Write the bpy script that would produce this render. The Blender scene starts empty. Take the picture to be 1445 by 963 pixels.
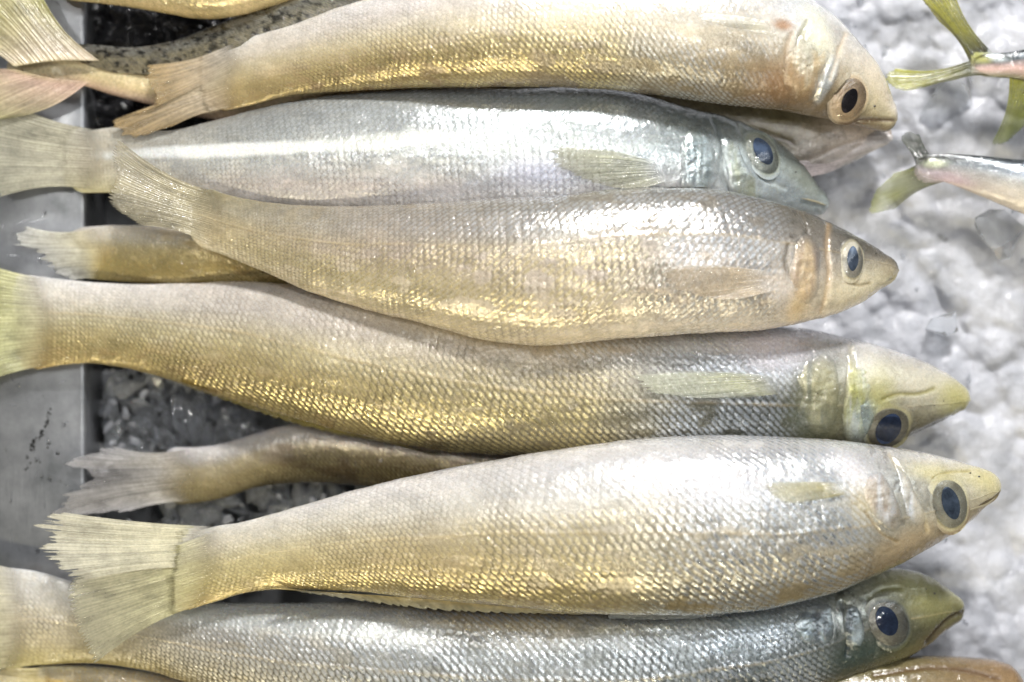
import bpy, math, random
import numpy as np
from mathutils import Vector, Matrix

# ------------------------------------------------------------------ camera, world, lamps, exposure
sc = bpy.context.scene
COL = sc.collection
S = 0.0002                 # metres per photo pixel at the reference height
ZR, DIST = 0.02, 0.40      # reference height, camera distance to it
ZCAM = ZR + DIST
CX, CY = 722.5, 481.5
cam_d = bpy.data.cameras.new("camera"); cam = bpy.data.objects.new("camera", cam_d); COL.objects.link(cam)
cam.location = (0, 0, ZCAM)
cam_d.sensor_width = 36; cam_d.lens = 36 * DIST / (1445 * S)
cam_d.clip_start = 0.01; cam_d.clip_end = 20
cam_d.dof.use_dof = True; cam_d.dof.focus_distance = ZCAM - 0.032; cam_d.dof.aperture_fstop = 4.2
sc.camera = cam
world = bpy.data.worlds.new("World"); sc.world = world; world.use_nodes = True
bg = world.node_tree.nodes["Background"]; bg.inputs[0].default_value = (0.80, 0.86, 1.0, 1); bg.inputs[1].default_value = 0.05

def lamp(name, loc, target, power, color, size, size_y=None):
    d = bpy.data.lights.new(name, 'AREA'); d.energy = power; d.color = color
    if size_y: d.shape = 'RECTANGLE'; d.size = size; d.size_y = size_y
    else: d.shape = 'DISK'; d.size = size
    o = bpy.data.objects.new(name, d); COL.objects.link(o); o.location = loc
    o.rotation_euler = (Vector(target) - Vector(loc)).to_track_quat('-Z', 'X' if False else 'Y').to_euler()
    return o
lamp("stall_lamp", (0.12, 0.70, 0.58), (0, 0, 0), 7.4, (1.0, 0.98, 0.96), 0.12)
lamp("warm_tube", (-0.12, -0.62, 0.52), (-0.04, 0, 0), 3.1, (1.0, 0.91, 0.66), 0.9, 0.014)
lamp("cool_tube", (0.55, 0.25, 0.75), (0.1, 0, 0), 0.8, (0.86, 0.93, 1.0), 0.10, 0.9)
for x, y in ((-0.30, 0.16), (-0.10, 0.30), (0.10, 0.22), (0.30, 0.10), (0.16, -0.16)):
    lamp("bulb", (x, y, 0.80), (x * .3, 0, 0), 0.42, (1, .98, .95), 0.03)
sc.view_settings.view_transform = 'Standard'; sc.view_settings.look = 'None'
sc.view_settings.exposure = 0.50; sc.view_settings.gamma = 1
sc.view_settings.use_curve_mapping = False

# ------------------------------------------------------------------ helpers
RNG = np.random.default_rng(7)
def k_of(z): return (ZCAM - z) / DIST
def world_xy(px, py, z):
    k = k_of(z); return (px - CX) * S * k, -(py - CY) * S * k
def to_px(x, y, z):
    k = k_of(z); return x / (S * k) + CX, -y / (S * k) + CY
def lin(c):
    c = np.asarray(c, float) / 255.0
    return np.where(c <= 0.04045, c / 12.92, ((c + 0.055) / 1.055) ** 2.4)
def sstep(a, b, x):
    t = np.clip((x - a) / (b - a + 1e-12), 0, 1); return t * t * (3 - 2 * t)
class Noise:
    def __init__(s, seed): s.g = np.random.default_rng(seed).random((256, 256))
    def __call__(s, x, y):
        xi = np.floor(x).astype(int); yi = np.floor(y).astype(int); fx = x - xi; fy = y - yi
        fx = fx * fx * (3 - 2 * fx); fy = fy * fy * (3 - 2 * fy); g = s.g
        a = g[xi % 256, yi % 256]; b = g[(xi + 1) % 256, yi % 256]; c = g[xi % 256, (yi + 1) % 256]; d = g[(xi + 1) % 256, (yi + 1) % 256]
        return (a * (1 - fx) + b * fx) * (1 - fy) + (c * (1 - fx) + d * fx) * fy
NZ = Noise(3)
def fbm(x, y, o=4, seed=0.0):
    s = 0; a = .5; t = 0
    for i in range(o):
        s = s + a * NZ(x * 2 ** i + 17.3 * i + seed, y * 2 ** i + 9.1 * i + seed * 1.7); t += a; a *= .5
    return s / t
def spline(pts, n):
    """Catmull-Rom through rows of pts, arc-length spaced on the mean of (cols 0,2),(1,3)."""
    p = np.asarray(pts, float); m = len(p)
    d = np.diff(p, axis=0)
    mid = np.hypot((d[:, 0] + d[:, -2]) / 2, (d[:, 1] + d[:, -1]) / 2) if p.shape[1] >= 4 else np.hypot(d[:, 0], d[:, 1])
    mid = np.maximum(mid, 1e-3); t = np.concatenate([[0], np.cumsum(mid)])
    tan = np.zeros_like(p)
    sl = d / mid[:, None]
    tan[0] = sl[0]; tan[-1] = sl[-1]
    w = mid
    tan[1:-1] = (sl[:-1] * w[1:, None] + sl[1:] * w[:-1, None]) / (w[1:] + w[:-1])[:, None]
    q = np.linspace(0, t[-1], n); i = np.clip(np.searchsorted(t, q, side='right') - 1, 0, m - 2)
    h = mid[i][:, None]; s = ((q - t[i]) / mid[i])[:, None]
    return ((2*s**3-3*s**2+1)*p[i] + (s**3-2*s**2+s)*h*tan[i] + (-2*s**3+3*s**2)*p[i+1] + (s**3-s**2)*h*tan[i+1]), q

def make_mesh(name, V, F, mat, parent=None, col=None, metal=None, alpha=None, smooth=True):
    me = bpy.data.meshes.new(name); V = np.asarray(V, np.float32).reshape(-1, 3); F = np.asarray(F, np.int32)
    me.vertices.add(len(V)); me.vertices.foreach_set("co", V.ravel())
    k = F.shape[1]
    me.loops.add(F.size); me.loops.foreach_set("vertex_index", F.ravel())
    me.polygons.add(len(F)); me.polygons.foreach_set("loop_start", np.arange(len(F), dtype=np.int32) * k)
    me.update(calc_edges=True)
    me.polygons.foreach_set("use_smooth", np.full(len(F), smooth))
    if col is not None:
        a = me.attributes.new("col", 'FLOAT_COLOR', 'POINT')
        c = np.ones((len(V), 4), np.float32); c[:, :3] = np.asarray(col).reshape(-1, 3); a.data.foreach_set("color", c.ravel())
    for nm, arr in (("metal", metal), ("alpha", alpha)):
        if arr is not None:
            a = me.attributes.new(nm, 'FLOAT', 'POINT'); a.data.foreach_set("value", np.asarray(arr, np.float32).ravel())
    me.materials.append(mat)
    o = bpy.data.objects.new(name, me); COL.objects.link(o)
    if parent: o.parent = parent
    return o
def grid_faces(nu, nv, wrap=False):
    a = np.arange(nu * nv).reshape(nu, nv)
    if wrap: a = np.concatenate([a, a[:, :1]], axis=1)
    return np.stack([a[:-1, :-1], a[1:, :-1], a[1:, 1:], a[:-1, 1:]], -1).reshape(-1, 4)
def tag(o, label, cat, group=None, kind=None):
    o['label'] = label
    if cat: o['category'] = cat
    if group: o['group'] = group
    if kind: o['kind'] = kind
def empty(name, px, py, z):
    e = bpy.data.objects.new(name, None); COL.objects.link(e); e.empty_display_size = .01
    return e                               # kept at the origin so that parts keep world coordinates

# ------------------------------------------------------------------ materials
def new_mat(name):
    m = bpy.data.materials.new(name); m.use_nodes = True
    return m, m.node_tree, m.node_tree.nodes["Principled BSDF"]
def N(nt, t, **kw):
    n = nt.nodes.new(t)
    for k, v in kw.items(): setattr(n, k, v)
    return n
def noise_node(nt, scale, detail=3, rough=.5, dist=0, vec=None):
    n = N(nt, "ShaderNodeTexNoise"); n.inputs["Scale"].default_value = scale; n.inputs["Detail"].default_value = detail
    n.inputs["Roughness"].default_value = rough; n.inputs["Distortion"].default_value = dist
    if vec is None:
        g = N(nt, "ShaderNodeNewGeometry"); nt.links.new(g.outputs["Position"], n.inputs["Vector"])
    else: nt.links.new(vec, n.inputs["Vector"])
    return n
def ramp(nt, sock, stops):
    r = N(nt, "ShaderNodeValToRGB"); e = r.color_ramp.elements
    while len(e) < len(stops): e.new(.5)
    for i, (p, c) in enumerate(stops):
        e[i].position = p; e[i].color = (*c, 1) if len(c) == 3 else c
    nt.links.new(sock, r.inputs[0]); return r
def math_n(nt, op, a, b=None, c=None):
    n = N(nt, "ShaderNodeMath", operation=op)
    for i, v in enumerate((a, b, c)):
        if v is None: continue
        if isinstance(v, (int, float)): n.inputs[i].default_value = v
        else: nt.links.new(v, n.inputs[i])
    return n.outputs[0]
def attr(nt, name): return N(nt, "ShaderNodeAttribute", attribute_name=name)
def bump(nt, h, dist, strength=1.0, nrm=None):
    b = N(nt, "ShaderNodeBump"); b.inputs["Distance"].default_value = dist; b.inputs["Strength"].default_value = strength
    nt.links.new(h, b.inputs["Height"])
    if nrm is not None: nt.links.new(nrm, b.inputs["Normal"])
    return b.outputs[0]

def skin_material():
    m, nt, p = new_mat("wet_fish_skin")
    L = nt.links.new
    c = attr(nt, "col"); mt = attr(nt, "metal")
    n1 = noise_node(nt, 2200, 3, .6)
    n2 = noise_node(nt, 500, 4, .55)
    mix = N(nt, "ShaderNodeMix", data_type='RGBA', blend_type='MULTIPLY'); mix.inputs[0].default_value = 1
    r = ramp(nt, n1.outputs[0], [(.25, (.74, .74, .72)), (.6, (1.03, 1.03, 1.03))])
    L(c.outputs["Color"], mix.inputs[6]); L(r.outputs[0], mix.inputs[7])
    L(mix.outputs[2], p.inputs["Base Color"]); L(mt.outputs["Fac"], p.inputs["Metallic"])
    rr = math_n(nt, 'MULTIPLY_ADD', n2.outputs[0], .24, .13)
    L(rr, p.inputs["Roughness"])
    p.inputs["Subsurface Weight"].default_value = .30; p.inputs["Subsurface Radius"].default_value = (1.0, .75, .50); p.inputs["Subsurface Scale"].default_value = .0035
    p.inputs["Specular IOR Level"].default_value = .55
    p.inputs["Coat Weight"].default_value = .9; p.inputs["Coat Roughness"].default_value = .05; p.inputs["Coat IOR"].default_value = 1.45
    n3 = noise_node(nt, 900, 3, .6); n4 = noise_node(nt, 260, 2, .5)
    h = math_n(nt, 'MULTIPLY_ADD', n4.outputs[0], 2.0, n3.outputs[0])
    b1 = bump(nt, h, .00016, .8)
    L(b1, p.inputs["Normal"])
    n5 = noise_node(nt, 430, 2, .45); n6 = noise_node(nt, 1700, 2, .5)
    b2 = bump(nt, math_n(nt, 'MULTIPLY_ADD', n6.outputs[0], .16, n5.outputs[0]), .0008, 1.0)
    L(b2, p.inputs["Coat Normal"])
    return m
SKIN = skin_material()
def fin_material():
    m, nt, p = new_mat("fin_membrane"); L = nt.links.new
    c = attr(nt, "col"); al = attr(nt, "alpha")
    n1 = noise_node(nt, 1200, 3, .6)
    mix = N(nt, "ShaderNodeMix", data_type='RGBA', blend_type='MULTIPLY'); mix.inputs[0].default_value = 1
    r = ramp(nt, n1.outputs[0], [(.2, (.7, .7, .68)), (.6, (1, 1, 1))])
    L(c.outputs["Color"], mix.inputs[6]); L(r.outputs[0], mix.inputs[7])
    L(mix.outputs[2], p.inputs["Base Color"]); L(al.outputs["Fac"], p.inputs["Alpha"])
    p.inputs["Roughness"].default_value = .28; p.inputs["Coat Weight"].default_value = .8; p.inputs["Coat Roughness"].default_value = .08
    p.inputs["Subsurface Weight"].default_value = 0.0
    b = bump(nt, noise_node(nt, 700, 3, .6).outputs[0], .0003, .9); L(b, p.inputs["Normal"]); L(b, p.inputs["Coat Normal"])
    return m
FIN = fin_material()
def simple(name, col, rough=.3, metal=0, coat=0, sss=0, trans=0, bumpamt=0, bscale=800, ior=1.45, vary=.0):
    m, nt, p = new_mat(name)
    p.inputs["Base Color"].default_value = (*col, 1); p.inputs["Roughness"].default_value = rough; p.inputs["Metallic"].default_value = metal
    p.inputs["Coat Weight"].default_value = coat; p.inputs["Coat Roughness"].default_value = .05
    p.inputs["Subsurface Weight"].default_value = sss; p.inputs["Subsurface Radius"].default_value = (1, .8, .6); p.inputs["Subsurface Scale"].default_value = .003
    p.inputs["Transmission Weight"].default_value = trans; p.inputs["IOR"].default_value = ior
    if vary:
        r = ramp(nt, noise_node(nt, bscale, 4, .6).outputs[0], [(.3, tuple(x * (1 - vary) for x in col)), (.7, tuple(min(1, x * (1 + vary)) for x in col))])
        nt.links.new(r.outputs[0], p.inputs["Base Color"])
    if bumpamt:
        nt.links.new(bump(nt, noise_node(nt, bscale, 3, .6).outputs[0], bumpamt, 1), p.inputs["Normal"])
    return m

# ------------------------------------------------------------------ fish
GMAP = {}      # name of height raster -> array
MX0, MY0, CELL = -200, -200, 4
MW, MH = 480, 380
GLOBAL = np.full((MW, MH), -1.0)
def fill_holes(a, it=3):
    for _ in range(it):
        e = np.pad(a, 1, constant_values=-1)
        nb = np.stack([e[:-2, 1:-1], e[2:, 1:-1], e[1:-1, :-2], e[1:-1, 2:]])
        cnt = (nb > -.5).sum(0); mean = np.where(nb > -.5, nb, 0).sum(0) / np.maximum(cnt, 1)
        a = np.where((a < -.5) & (cnt >= 2), mean, a)
    return a
def sample(m, px, py, default=-1.0):
    x = (np.asarray(px, float) - MX0) / CELL; y = (np.asarray(py, float) - MY0) / CELL
    xi = np.clip(np.floor(x).astype(int), 0, MW - 2); yi = np.clip(np.floor(y).astype(int), 0, MH - 2)
    fx = np.clip(x - xi, 0, 1); fy = np.clip(y - yi, 0, 1); s = 0; w = 0
    for dx in (0, 1):
        for dy in (0, 1):
            v = m[xi + dx, yi + dy]; ww = (fx if dx else 1 - fx) * (fy if dy else 1 - fy) * (v > -.5)
            s = s + np.where(v > -.5, v, 0) * ww; w = w + ww
    return np.where(w > .05, s / np.maximum(w, 1e-6), default)

def scales(Sc, T, seed, sgn=1):
    """overlapping scales: returns height, edge (0 centre..1 rim), id-random a, b, tilt"""
    H = np.full(Sc.shape, -9.0); best = np.full(Sc.shape, -1e9); E = np.ones_like(Sc); ci = np.zeros(Sc.shape, int); cj = np.zeros(Sc.shape, int); LX = np.zeros_like(Sc); LY = np.zeros_like(Sc)
    j0 = np.round(T).astype(int)
    for dj in (-1, 0, 1):
        j = j0 + dj; off = 0.5 * (j % 2)
        i0 = np.round(Sc - off).astype(int)
        for di in (-1, 0, 1, 2):
            i = i0 + di; cs = i + off
            dx = (Sc - cs) / 1.02; dy = (T - j) / 0.98
            r = np.sqrt(dx * dx + dy * dy)
            inside = (r < 1) & (cs > best)
            best = np.where(inside, cs, best); E = np.where(inside, r, E); ci = np.where(inside, i, ci); cj = np.where(inside, j, cj)
            LX = np.where(inside, dx, LX); LY = np.where(inside, dy, LY)
    g = np.random.default_rng(seed).random((512, 64, 4))
    R = g[ci % 512, cj % 64]
    h = np.where(best > -1e8, 0.35 + 0.75 * np.clip(-LX, -.2, 1) - 0.55 * LY ** 2, 0)
    h = h * (1 - sstep(.9, 1.0, E)) + 0
    h = h + (R[..., 2] - .5) * .7 * LX + (R[..., 3] - .5) * .8 * LY
    fl = np.exp(-(((LX + .50) + .30 * LY * sgn) / .26) ** 2 - (LY / .56) ** 4) * sstep(1.0, .86, E)
    h = h + .25 * fl
    return h, E, R[..., 0], R[..., 1], fl

class Fish: pass
def fish_body(name, st, zc, thick=.34, table=None, us=(0, .5, 1), metal=None, scale_amp=1.0, headx=9999, rows=26, step=1.8,
              blobs=(), grooves=(), seed=1, aspect=1.25, edge_dark=.34, sheen=(242,224,158), sheen2=(222,230,238), silverx=(820,980), fleck=1.0, topsilver=1.0, cap=0, parent=None, part='body', lateral=None, tmin=0.10, flat=.86, tipstart=None, spots=0, gloss=0, taper=True, shear=-.8, vis=(.35,.5,.85,1.15,.95)):
    """st rows: tx,ty,bx,by in photo pixels (top and bottom outline); zc: heights at evenly spaced stations"""
    st = np.array(st, float)
    L = np.hypot(np.diff((st[:, 0] + st[:, 2]) / 2), np.diff((st[:, 1] + st[:, 3]) / 2)).sum()
    nu = int(L / step) + 2
    P, q = spline(st, nu); u = q / q[-1]
    if cap:
        fc = np.sqrt(np.clip(1 - (np.clip(q - (q[-1] - cap), 0, None) / cap) ** 2, .0004, 1))[:, None]
        md = (P[:, :2] + P[:, 2:]) / 2; hf = (P[:, :2] - P[:, 2:]) / 2 * fc; P = np.concatenate([md + hf, md - hf], 1)
    if taper:
        c0 = 26.0; fc = (.30 + .70 * np.sqrt(np.clip(1 - (np.clip(c0 - q, 0, None) / c0) ** 2, 0, 1)))[:, None]
        md = (P[:, :2] + P[:, 2:]) / 2; hf = (P[:, :2] - P[:, 2:]) / 2 * fc; P = np.concatenate([md + hf, md - hf], 1)
    tx, ty, bx, by = P.T
    wpx = np.hypot(tx - bx, ty - by)
    z0 = np.interp(u, np.linspace(0, 1, len(zc)), zc)
    # smooth z0
    ker = np.ones(max(3, nu // 12)); ker /= ker.sum(); pad = len(ker)
    z0 = np.convolve(np.pad(z0, pad, mode='edge'), ker, 'same')[pad:-pad]
    th = wpx * S * thick; th = np.maximum(th, 0.0008)
    th *= np.interp(u, [0, .03, .08, .18, .32, .45], [.03, .10, .28, .62, .9, 1.0]) if taper else np.interp(u, [0, .2, .4], [.7, .9, 1.0])
    wmax = wpx.max(); narc = int(wmax * 1.22 / step)
    ph_t = np.linspace(0, np.pi, narc); ph_b = np.linspace(np.pi, 2 * np.pi, 22)[1:-1]
    ph = np.concatenate([ph_t, ph_b]); nv = len(ph)
    c = np.cos(ph); s = np.sin(ph); hs = np.sign(s) * np.abs(s) ** flat
    U = u[:, None] * np.ones(nv); C = np.ones((nu, 1)) * c; PH = np.ones((nu, 1)) * ph
    px = (tx + bx)[:, None] / 2 + (tx - bx)[:, None] / 2 * C
    py = (ty + by)[:, None] / 2 + (ty - by)[:, None] / 2 * C
    X = (px - CX) * S * k_of(z0)[:, None]; Y = -(py - CY) * S * k_of(z0)[:, None]
    Z = z0[:, None] + th[:, None] * hs[None, :] * np.where(s < 0, .9, 1)
    V = np.stack([X, Y, Z], -1)
    dU = np.gradient(V, axis=0); dV = np.gradient(V, axis=1)
    Nn = np.cross(dV, dU); ln = np.linalg.norm(Nn, axis=-1, keepdims=True)
    Nn = Nn / np.maximum(ln, 1e-12)
    if Nn[nu // 2, narc // 2, 2] < 0: Nn = -Nn
    f = (1 - C) / 2; f = np.where(s[None, :] < 0, np.where(C > 0, 0, 1) * 1.0, f)  # 0 at image-top edge, 1 at image-bottom edge
    top = s[None, :] >= -1e-9
    # colours
    tab = np.array([[lin(cc) for cc in row] for row in table]) ** 1.10 * np.array([1.03, 1.03, 1.0]); tl = (tab * np.array([.25, .65, .10])).sum(-1, keepdims=True); tab = tab * .77 + tl * np.array([1.0, 1.0, .97]) * .23; tab[..., 2] = np.maximum(tab[..., 2], .30 * tab[..., 1]); tab[..., 1] = np.maximum(tab[..., 1], .66 * tab[..., 0])             # (nu_stop, nf_stop, 3)
    nus, nfs = tab.shape[:2]
    wob = (fbm(px / 70, py / 22, 3, seed) - .5) * .10
    fu = np.interp(np.clip(U + wob * .4, 0, 1), us, np.arange(nus)); ff = np.clip(f + wob, 0, 1) * (nfs - 1)
    i = np.clip(np.floor(fu).astype(int), 0, nus - 2); j = np.clip(np.floor(ff).astype(int), 0, nfs - 2)
    a = sstep(0, 1, fu - i)[..., None]; b = (ff - j)[..., None]
    col = (tab[i, j] * (1 - a) + tab[i + 1, j] * a) * (1 - b) + (tab[i, j + 1] * (1 - a) + tab[i + 1, j + 1] * a) * b
    if metal is None: metal = [[0, 0], [0, 0]]
    mt = np.array(metal, float); mu, mf = mt.shape
    fu = np.clip(U, 0, 1) * (mu - 1); ff = f * (mf - 1)
    i = np.clip(np.floor(fu).astype(int), 0, mu - 2); j = np.clip(np.floor(ff).astype(int), 0, mf - 2); a = fu - i; b = ff - j
    met = (mt[i, j] * (1 - a) + mt[i + 1, j] * a) * (1 - b) + (mt[i, j + 1] * (1 - a) + mt[i + 1, j + 1] * a) * b
    D = np.zeros_like(px)
    # scales
    if scale_amp > 0:
        rows = int(rows * 1.12)
        pitch = np.maximum(wpx * 1.28 / rows, wmax * 1.28 / rows * .55)
        SS = np.cumsum(np.gradient(q) / (pitch * aspect)); 
        Tt = (PH / np.pi) * rows
        wx = (fbm(px / 60, py / 60, 2, seed + 5) - .5) * .9
        h, E, ra, rb, fl = scales(SS[:, None] + wx + shear * Tt * .5 + .25 * np.abs(C), Tt + wx * .5, seed, np.sign(shear))
        vf = np.interp(f, np.linspace(0, 1, len(vis)), vis)
        mask = np.clip(1 - sstep(headx - 25, headx + 25, px), 0, 1) * sstep(0, .05, U) * top
        size = pitch[:, None] / 11.0
        patch = (.35 + .75 * sstep(.35, .62, fbm(px / 80, py / 40, 3, seed + 9))) * vf
        D += h * mask * size * 0.00027 * scale_amp * patch
        edge = sstep(.62, .97, E) * mask
        col *= (1 - edge * edge_dark * patch)[..., None]
        lum = (.93 + .16 * ra * mask); col *= lum[..., None]
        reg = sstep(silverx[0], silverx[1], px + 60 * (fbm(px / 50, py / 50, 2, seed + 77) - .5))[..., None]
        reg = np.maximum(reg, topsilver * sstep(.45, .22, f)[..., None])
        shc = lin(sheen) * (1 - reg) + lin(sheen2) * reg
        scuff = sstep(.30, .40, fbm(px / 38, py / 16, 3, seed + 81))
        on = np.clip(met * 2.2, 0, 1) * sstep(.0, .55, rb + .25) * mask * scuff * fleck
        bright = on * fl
        col = col * (1 - .20 * (on * (1 - fl))[..., None]); col = col * (1 - .72 * bright[..., None]) + shc * .72 * bright[..., None]  # scale pigment flecks, with their glints and dark gaps put into the colour
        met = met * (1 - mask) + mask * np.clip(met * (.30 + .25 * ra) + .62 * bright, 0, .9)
        met *= .7 + .5 * fbm(px / 40, py / 30, 3, seed + 2)
    hm = (sstep(headx - 20, headx + 20, px) if headx < 9000 else np.zeros_like(px)) * top
    D += hm * ((fbm(px / 9, py / 9, 3, seed + 60) - .5) * .00022 + (fbm(px / 4, py / 12, 2, seed + 61) - .5) * .00008)
    col *= (1 + hm * ((fbm(px / 7, py / 9, 3, seed + 62) - .5) * .30 + (fbm(px / 3, py / 3, 2, seed + 64) - .5) * .22))[..., None]
    met += hm * .35 * sstep(.56, .66, fbm(px / 9, py / 15, 3, seed + 63)) * sstep(headx + 150, headx, px)
    # soft lumps of flesh
    D += (fbm(px / 120, py / 60, 3, seed + 20) - .5) * .0009 + (fbm(px / 22, py / 14, 3, seed + 30) - .5) * .00022
    col *= (1 + (fbm(px / 30, py / 14, 4, seed + 40) - .5) * .34)[..., None]
    if spots:
        sp = sstep(.46, .74, fbm(px / 6, py / 4, 3, seed + 50)) * spots; col *= (1 - sp)[..., None]
    if lateral is not None:                     # the lateral line as fraction f along u
        lf = np.interp(U, lateral[0], lateral[1]) + .02 * (fbm(px / 50, py * 0, 2, seed) - .5); g = np.exp(-((f - lf) / .012) ** 2) * top
        D += g * .00012; g = g * (.4 + .6 * sstep(.35, .6, fbm(px / 40, py / 40, 2, seed + 1))); col = col * (1 - .30 * g[..., None]) + lin((205, 185, 145)) * .30 * g[..., None]
    for (x, y, rx, ry, rot, cc, al, me_, hh, hard) in blobs:
        r = math.radians(rot); dx = px - x; dy = py - y
        e = ((dx * math.cos(r) + dy * math.sin(r)) / rx) ** 2 + ((-dx * math.sin(r) + dy * math.cos(r)) / ry) ** 2
        e = e * (1 + .6 * (fbm(px / 14, py / 14, 2, x) - .5))
        g = np.exp(-np.clip(e, 0, 50) ** hard) * top
        if cc is not None: col = col * (1 - al * g[..., None]) + lin(cc) * al * g[..., None]
        if me_ is not None: met = met * (1 - g) + me_ * g
        D += g * hh * .001
    for (pl, w, depth, cc, al) in grooves:      # polyline cut into the skin
        pl = np.array(pl, float); best = np.full(px.shape, 1e9)
        if len(pl) > 2: pl, _ = spline(pl, 24)
        x0, x1, y0, y1 = pl[:, 0].min() - 20, pl[:, 0].max() + 20, pl[:, 1].min() - 20, pl[:, 1].max() + 20
        sel = (px > x0) & (px < x1) & (py > y0) & (py < y1) & top
        qx, qy = px[sel], py[sel]; bb = np.full(qx.shape, 1e9)
        for k in range(len(pl) - 1):
            ax, ay = pl[k]; bx_, by_ = pl[k + 1]; vx, vy = bx_ - ax, by_ - ay
            t = np.clip(((qx - ax) * vx + (qy - ay) * vy) / (vx * vx + vy * vy + 1e-9), 0, 1)
            bb = np.minimum(bb, np.hypot(qx - ax - t * vx, qy - ay - t * vy))
        g = np.zeros(px.shape); g[sel] = np.exp(-(bb / w) ** 2)
        D -= g * depth * .001
        if cc is not None: col = col * (1 - al * g[..., None]) + lin(cc) * al * g[..., None]
        met *= 1 - g
    V2 = V + Nn * D[..., None]
    # close ends
    F = grid_faces(nu, nv, wrap=True)
    o = make_mesh(part, V2.reshape(-1, 3), F, SKIN, parent, np.clip(col, 0.004, .9), np.clip(met, 0, .95))
    fs = Fish(); fs.root = parent; fs.z_start = float(z0[0]); fs.q = q; fs.out = P; fs.body = o; fs.table = tab
    m = np.full((MW, MH), -1.0)
    Zt = V[:, :narc]; qx, qy = to_px(Zt[..., 0], Zt[..., 1], Zt[..., 2])
    xi = np.round((qx - MX0) / CELL).astype(int); yi = np.round((qy - MY0) / CELL).astype(int)
    ok = (xi >= 0) & (xi < MW) & (yi >= 0) & (yi < MH)
    np.maximum.at(m, (xi[ok], yi[ok]), Zt[..., 2][ok])
    cm = np.zeros((MW, MH, 4)); cc4 = np.concatenate([np.clip(col, .004, .9), met[..., None]], -1)[:, :narc]
    cm[xi[ok], yi[ok]] = cc4[ok]; fs.cmap = cm
    fs.map = fill_holes(m); np.maximum(GLOBAL, fs.map, out=GLOBAL)
    return fs

def skin_col(fs, px, py):
    xi = np.clip(np.round((px - MX0) / CELL).astype(int), 1, MW - 2); yi = np.clip(np.round((py - MY0) / CELL).astype(int), 1, MH - 2)
    s = 0; w = 0
    for a in (-1, 0, 1):
        for b in (-1, 0, 1):
            v = fs.cmap[xi + a, yi + b]; k = (v[..., :1] > 0); s = s + v * k; w = w + k
    return s / np.maximum(w, 1), w[..., 0] > 0
def surf(fs, px, py):
    z = float(sample(fs.map, px, py)); e = 8
    zx = (float(sample(fs.map, px + e, py, z)) - float(sample(fs.map, px - e, py, z))) / (2 * e * S)
    zy = (float(sample(fs.map, px, py + e, z)) - float(sample(fs.map, px, py - e, z))) / (2 * e * S)
    n = Vector((-zx, zy, 1)).normalized()
    x, y = world_xy(px, py, z)
    return Vector((x, y, z)), n

def dome(name, mat, M, rx, ry, h, parent, zd=None, nr=10, na=40, point=0.0, rim=0, col=None, col_fn=None, metal=0.0, wob=0.0):
    zd = h if zd is None else zd
    V = [(0, 0, h)]; rr = [0]
    for i in range(1, nr + 1):
        r = i / nr; z = h - zd * r * r
        for a in range(na):
            t = 2 * math.pi * a / na
            k = 1 + point * max(0, math.sin(t)) ** 6 + point * .8 * max(0, -math.sin(t)) ** 6 + wob * math.sin(3 * t + 1) * .5 + wob * math.sin(5 * t) * .3
            V.append((rx * r * k * math.cos(t), ry * r * k * math.sin(t), z)); rr.append(i / nr)
    F = []
    for a in range(na): F.append((0, 1 + a, 1 + (a + 1) % na, 1 + (a + 1) % na))
    me = bpy.data.meshes.new(name)
    F = [(0, 1 + a, 1 + (a + 1) % na) for a in range(na)]
    for i in range(nr - 1):
        for a in range(na):
            p = 1 + i * na + a; q = 1 + i * na + (a + 1) % na; F.append((p, p + na, q + na, q))
    me.from_pydata([M @ Vector(v) for v in V], [], F); me.update()
    me.polygons.foreach_set("use_smooth", [True] * len(me.polygons))
    if col_fn is not None:
        at = me.attributes.new("col", 'FLOAT_COLOR', 'POINT')
        for i, v in enumerate(V):
            c = col_fn(rr[i], math.atan2(v[1], v[0])); at.data[i].color = (*c, 1)
        mm = me.attributes.new("metal", 'FLOAT', 'POINT')
        for i in range(len(V)): mm.data[i].value = metal
    me.materials.append(mat)
    o = bpy.data.objects.new(name, me); COL.objects.link(o); o.parent = parent
    return o
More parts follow.
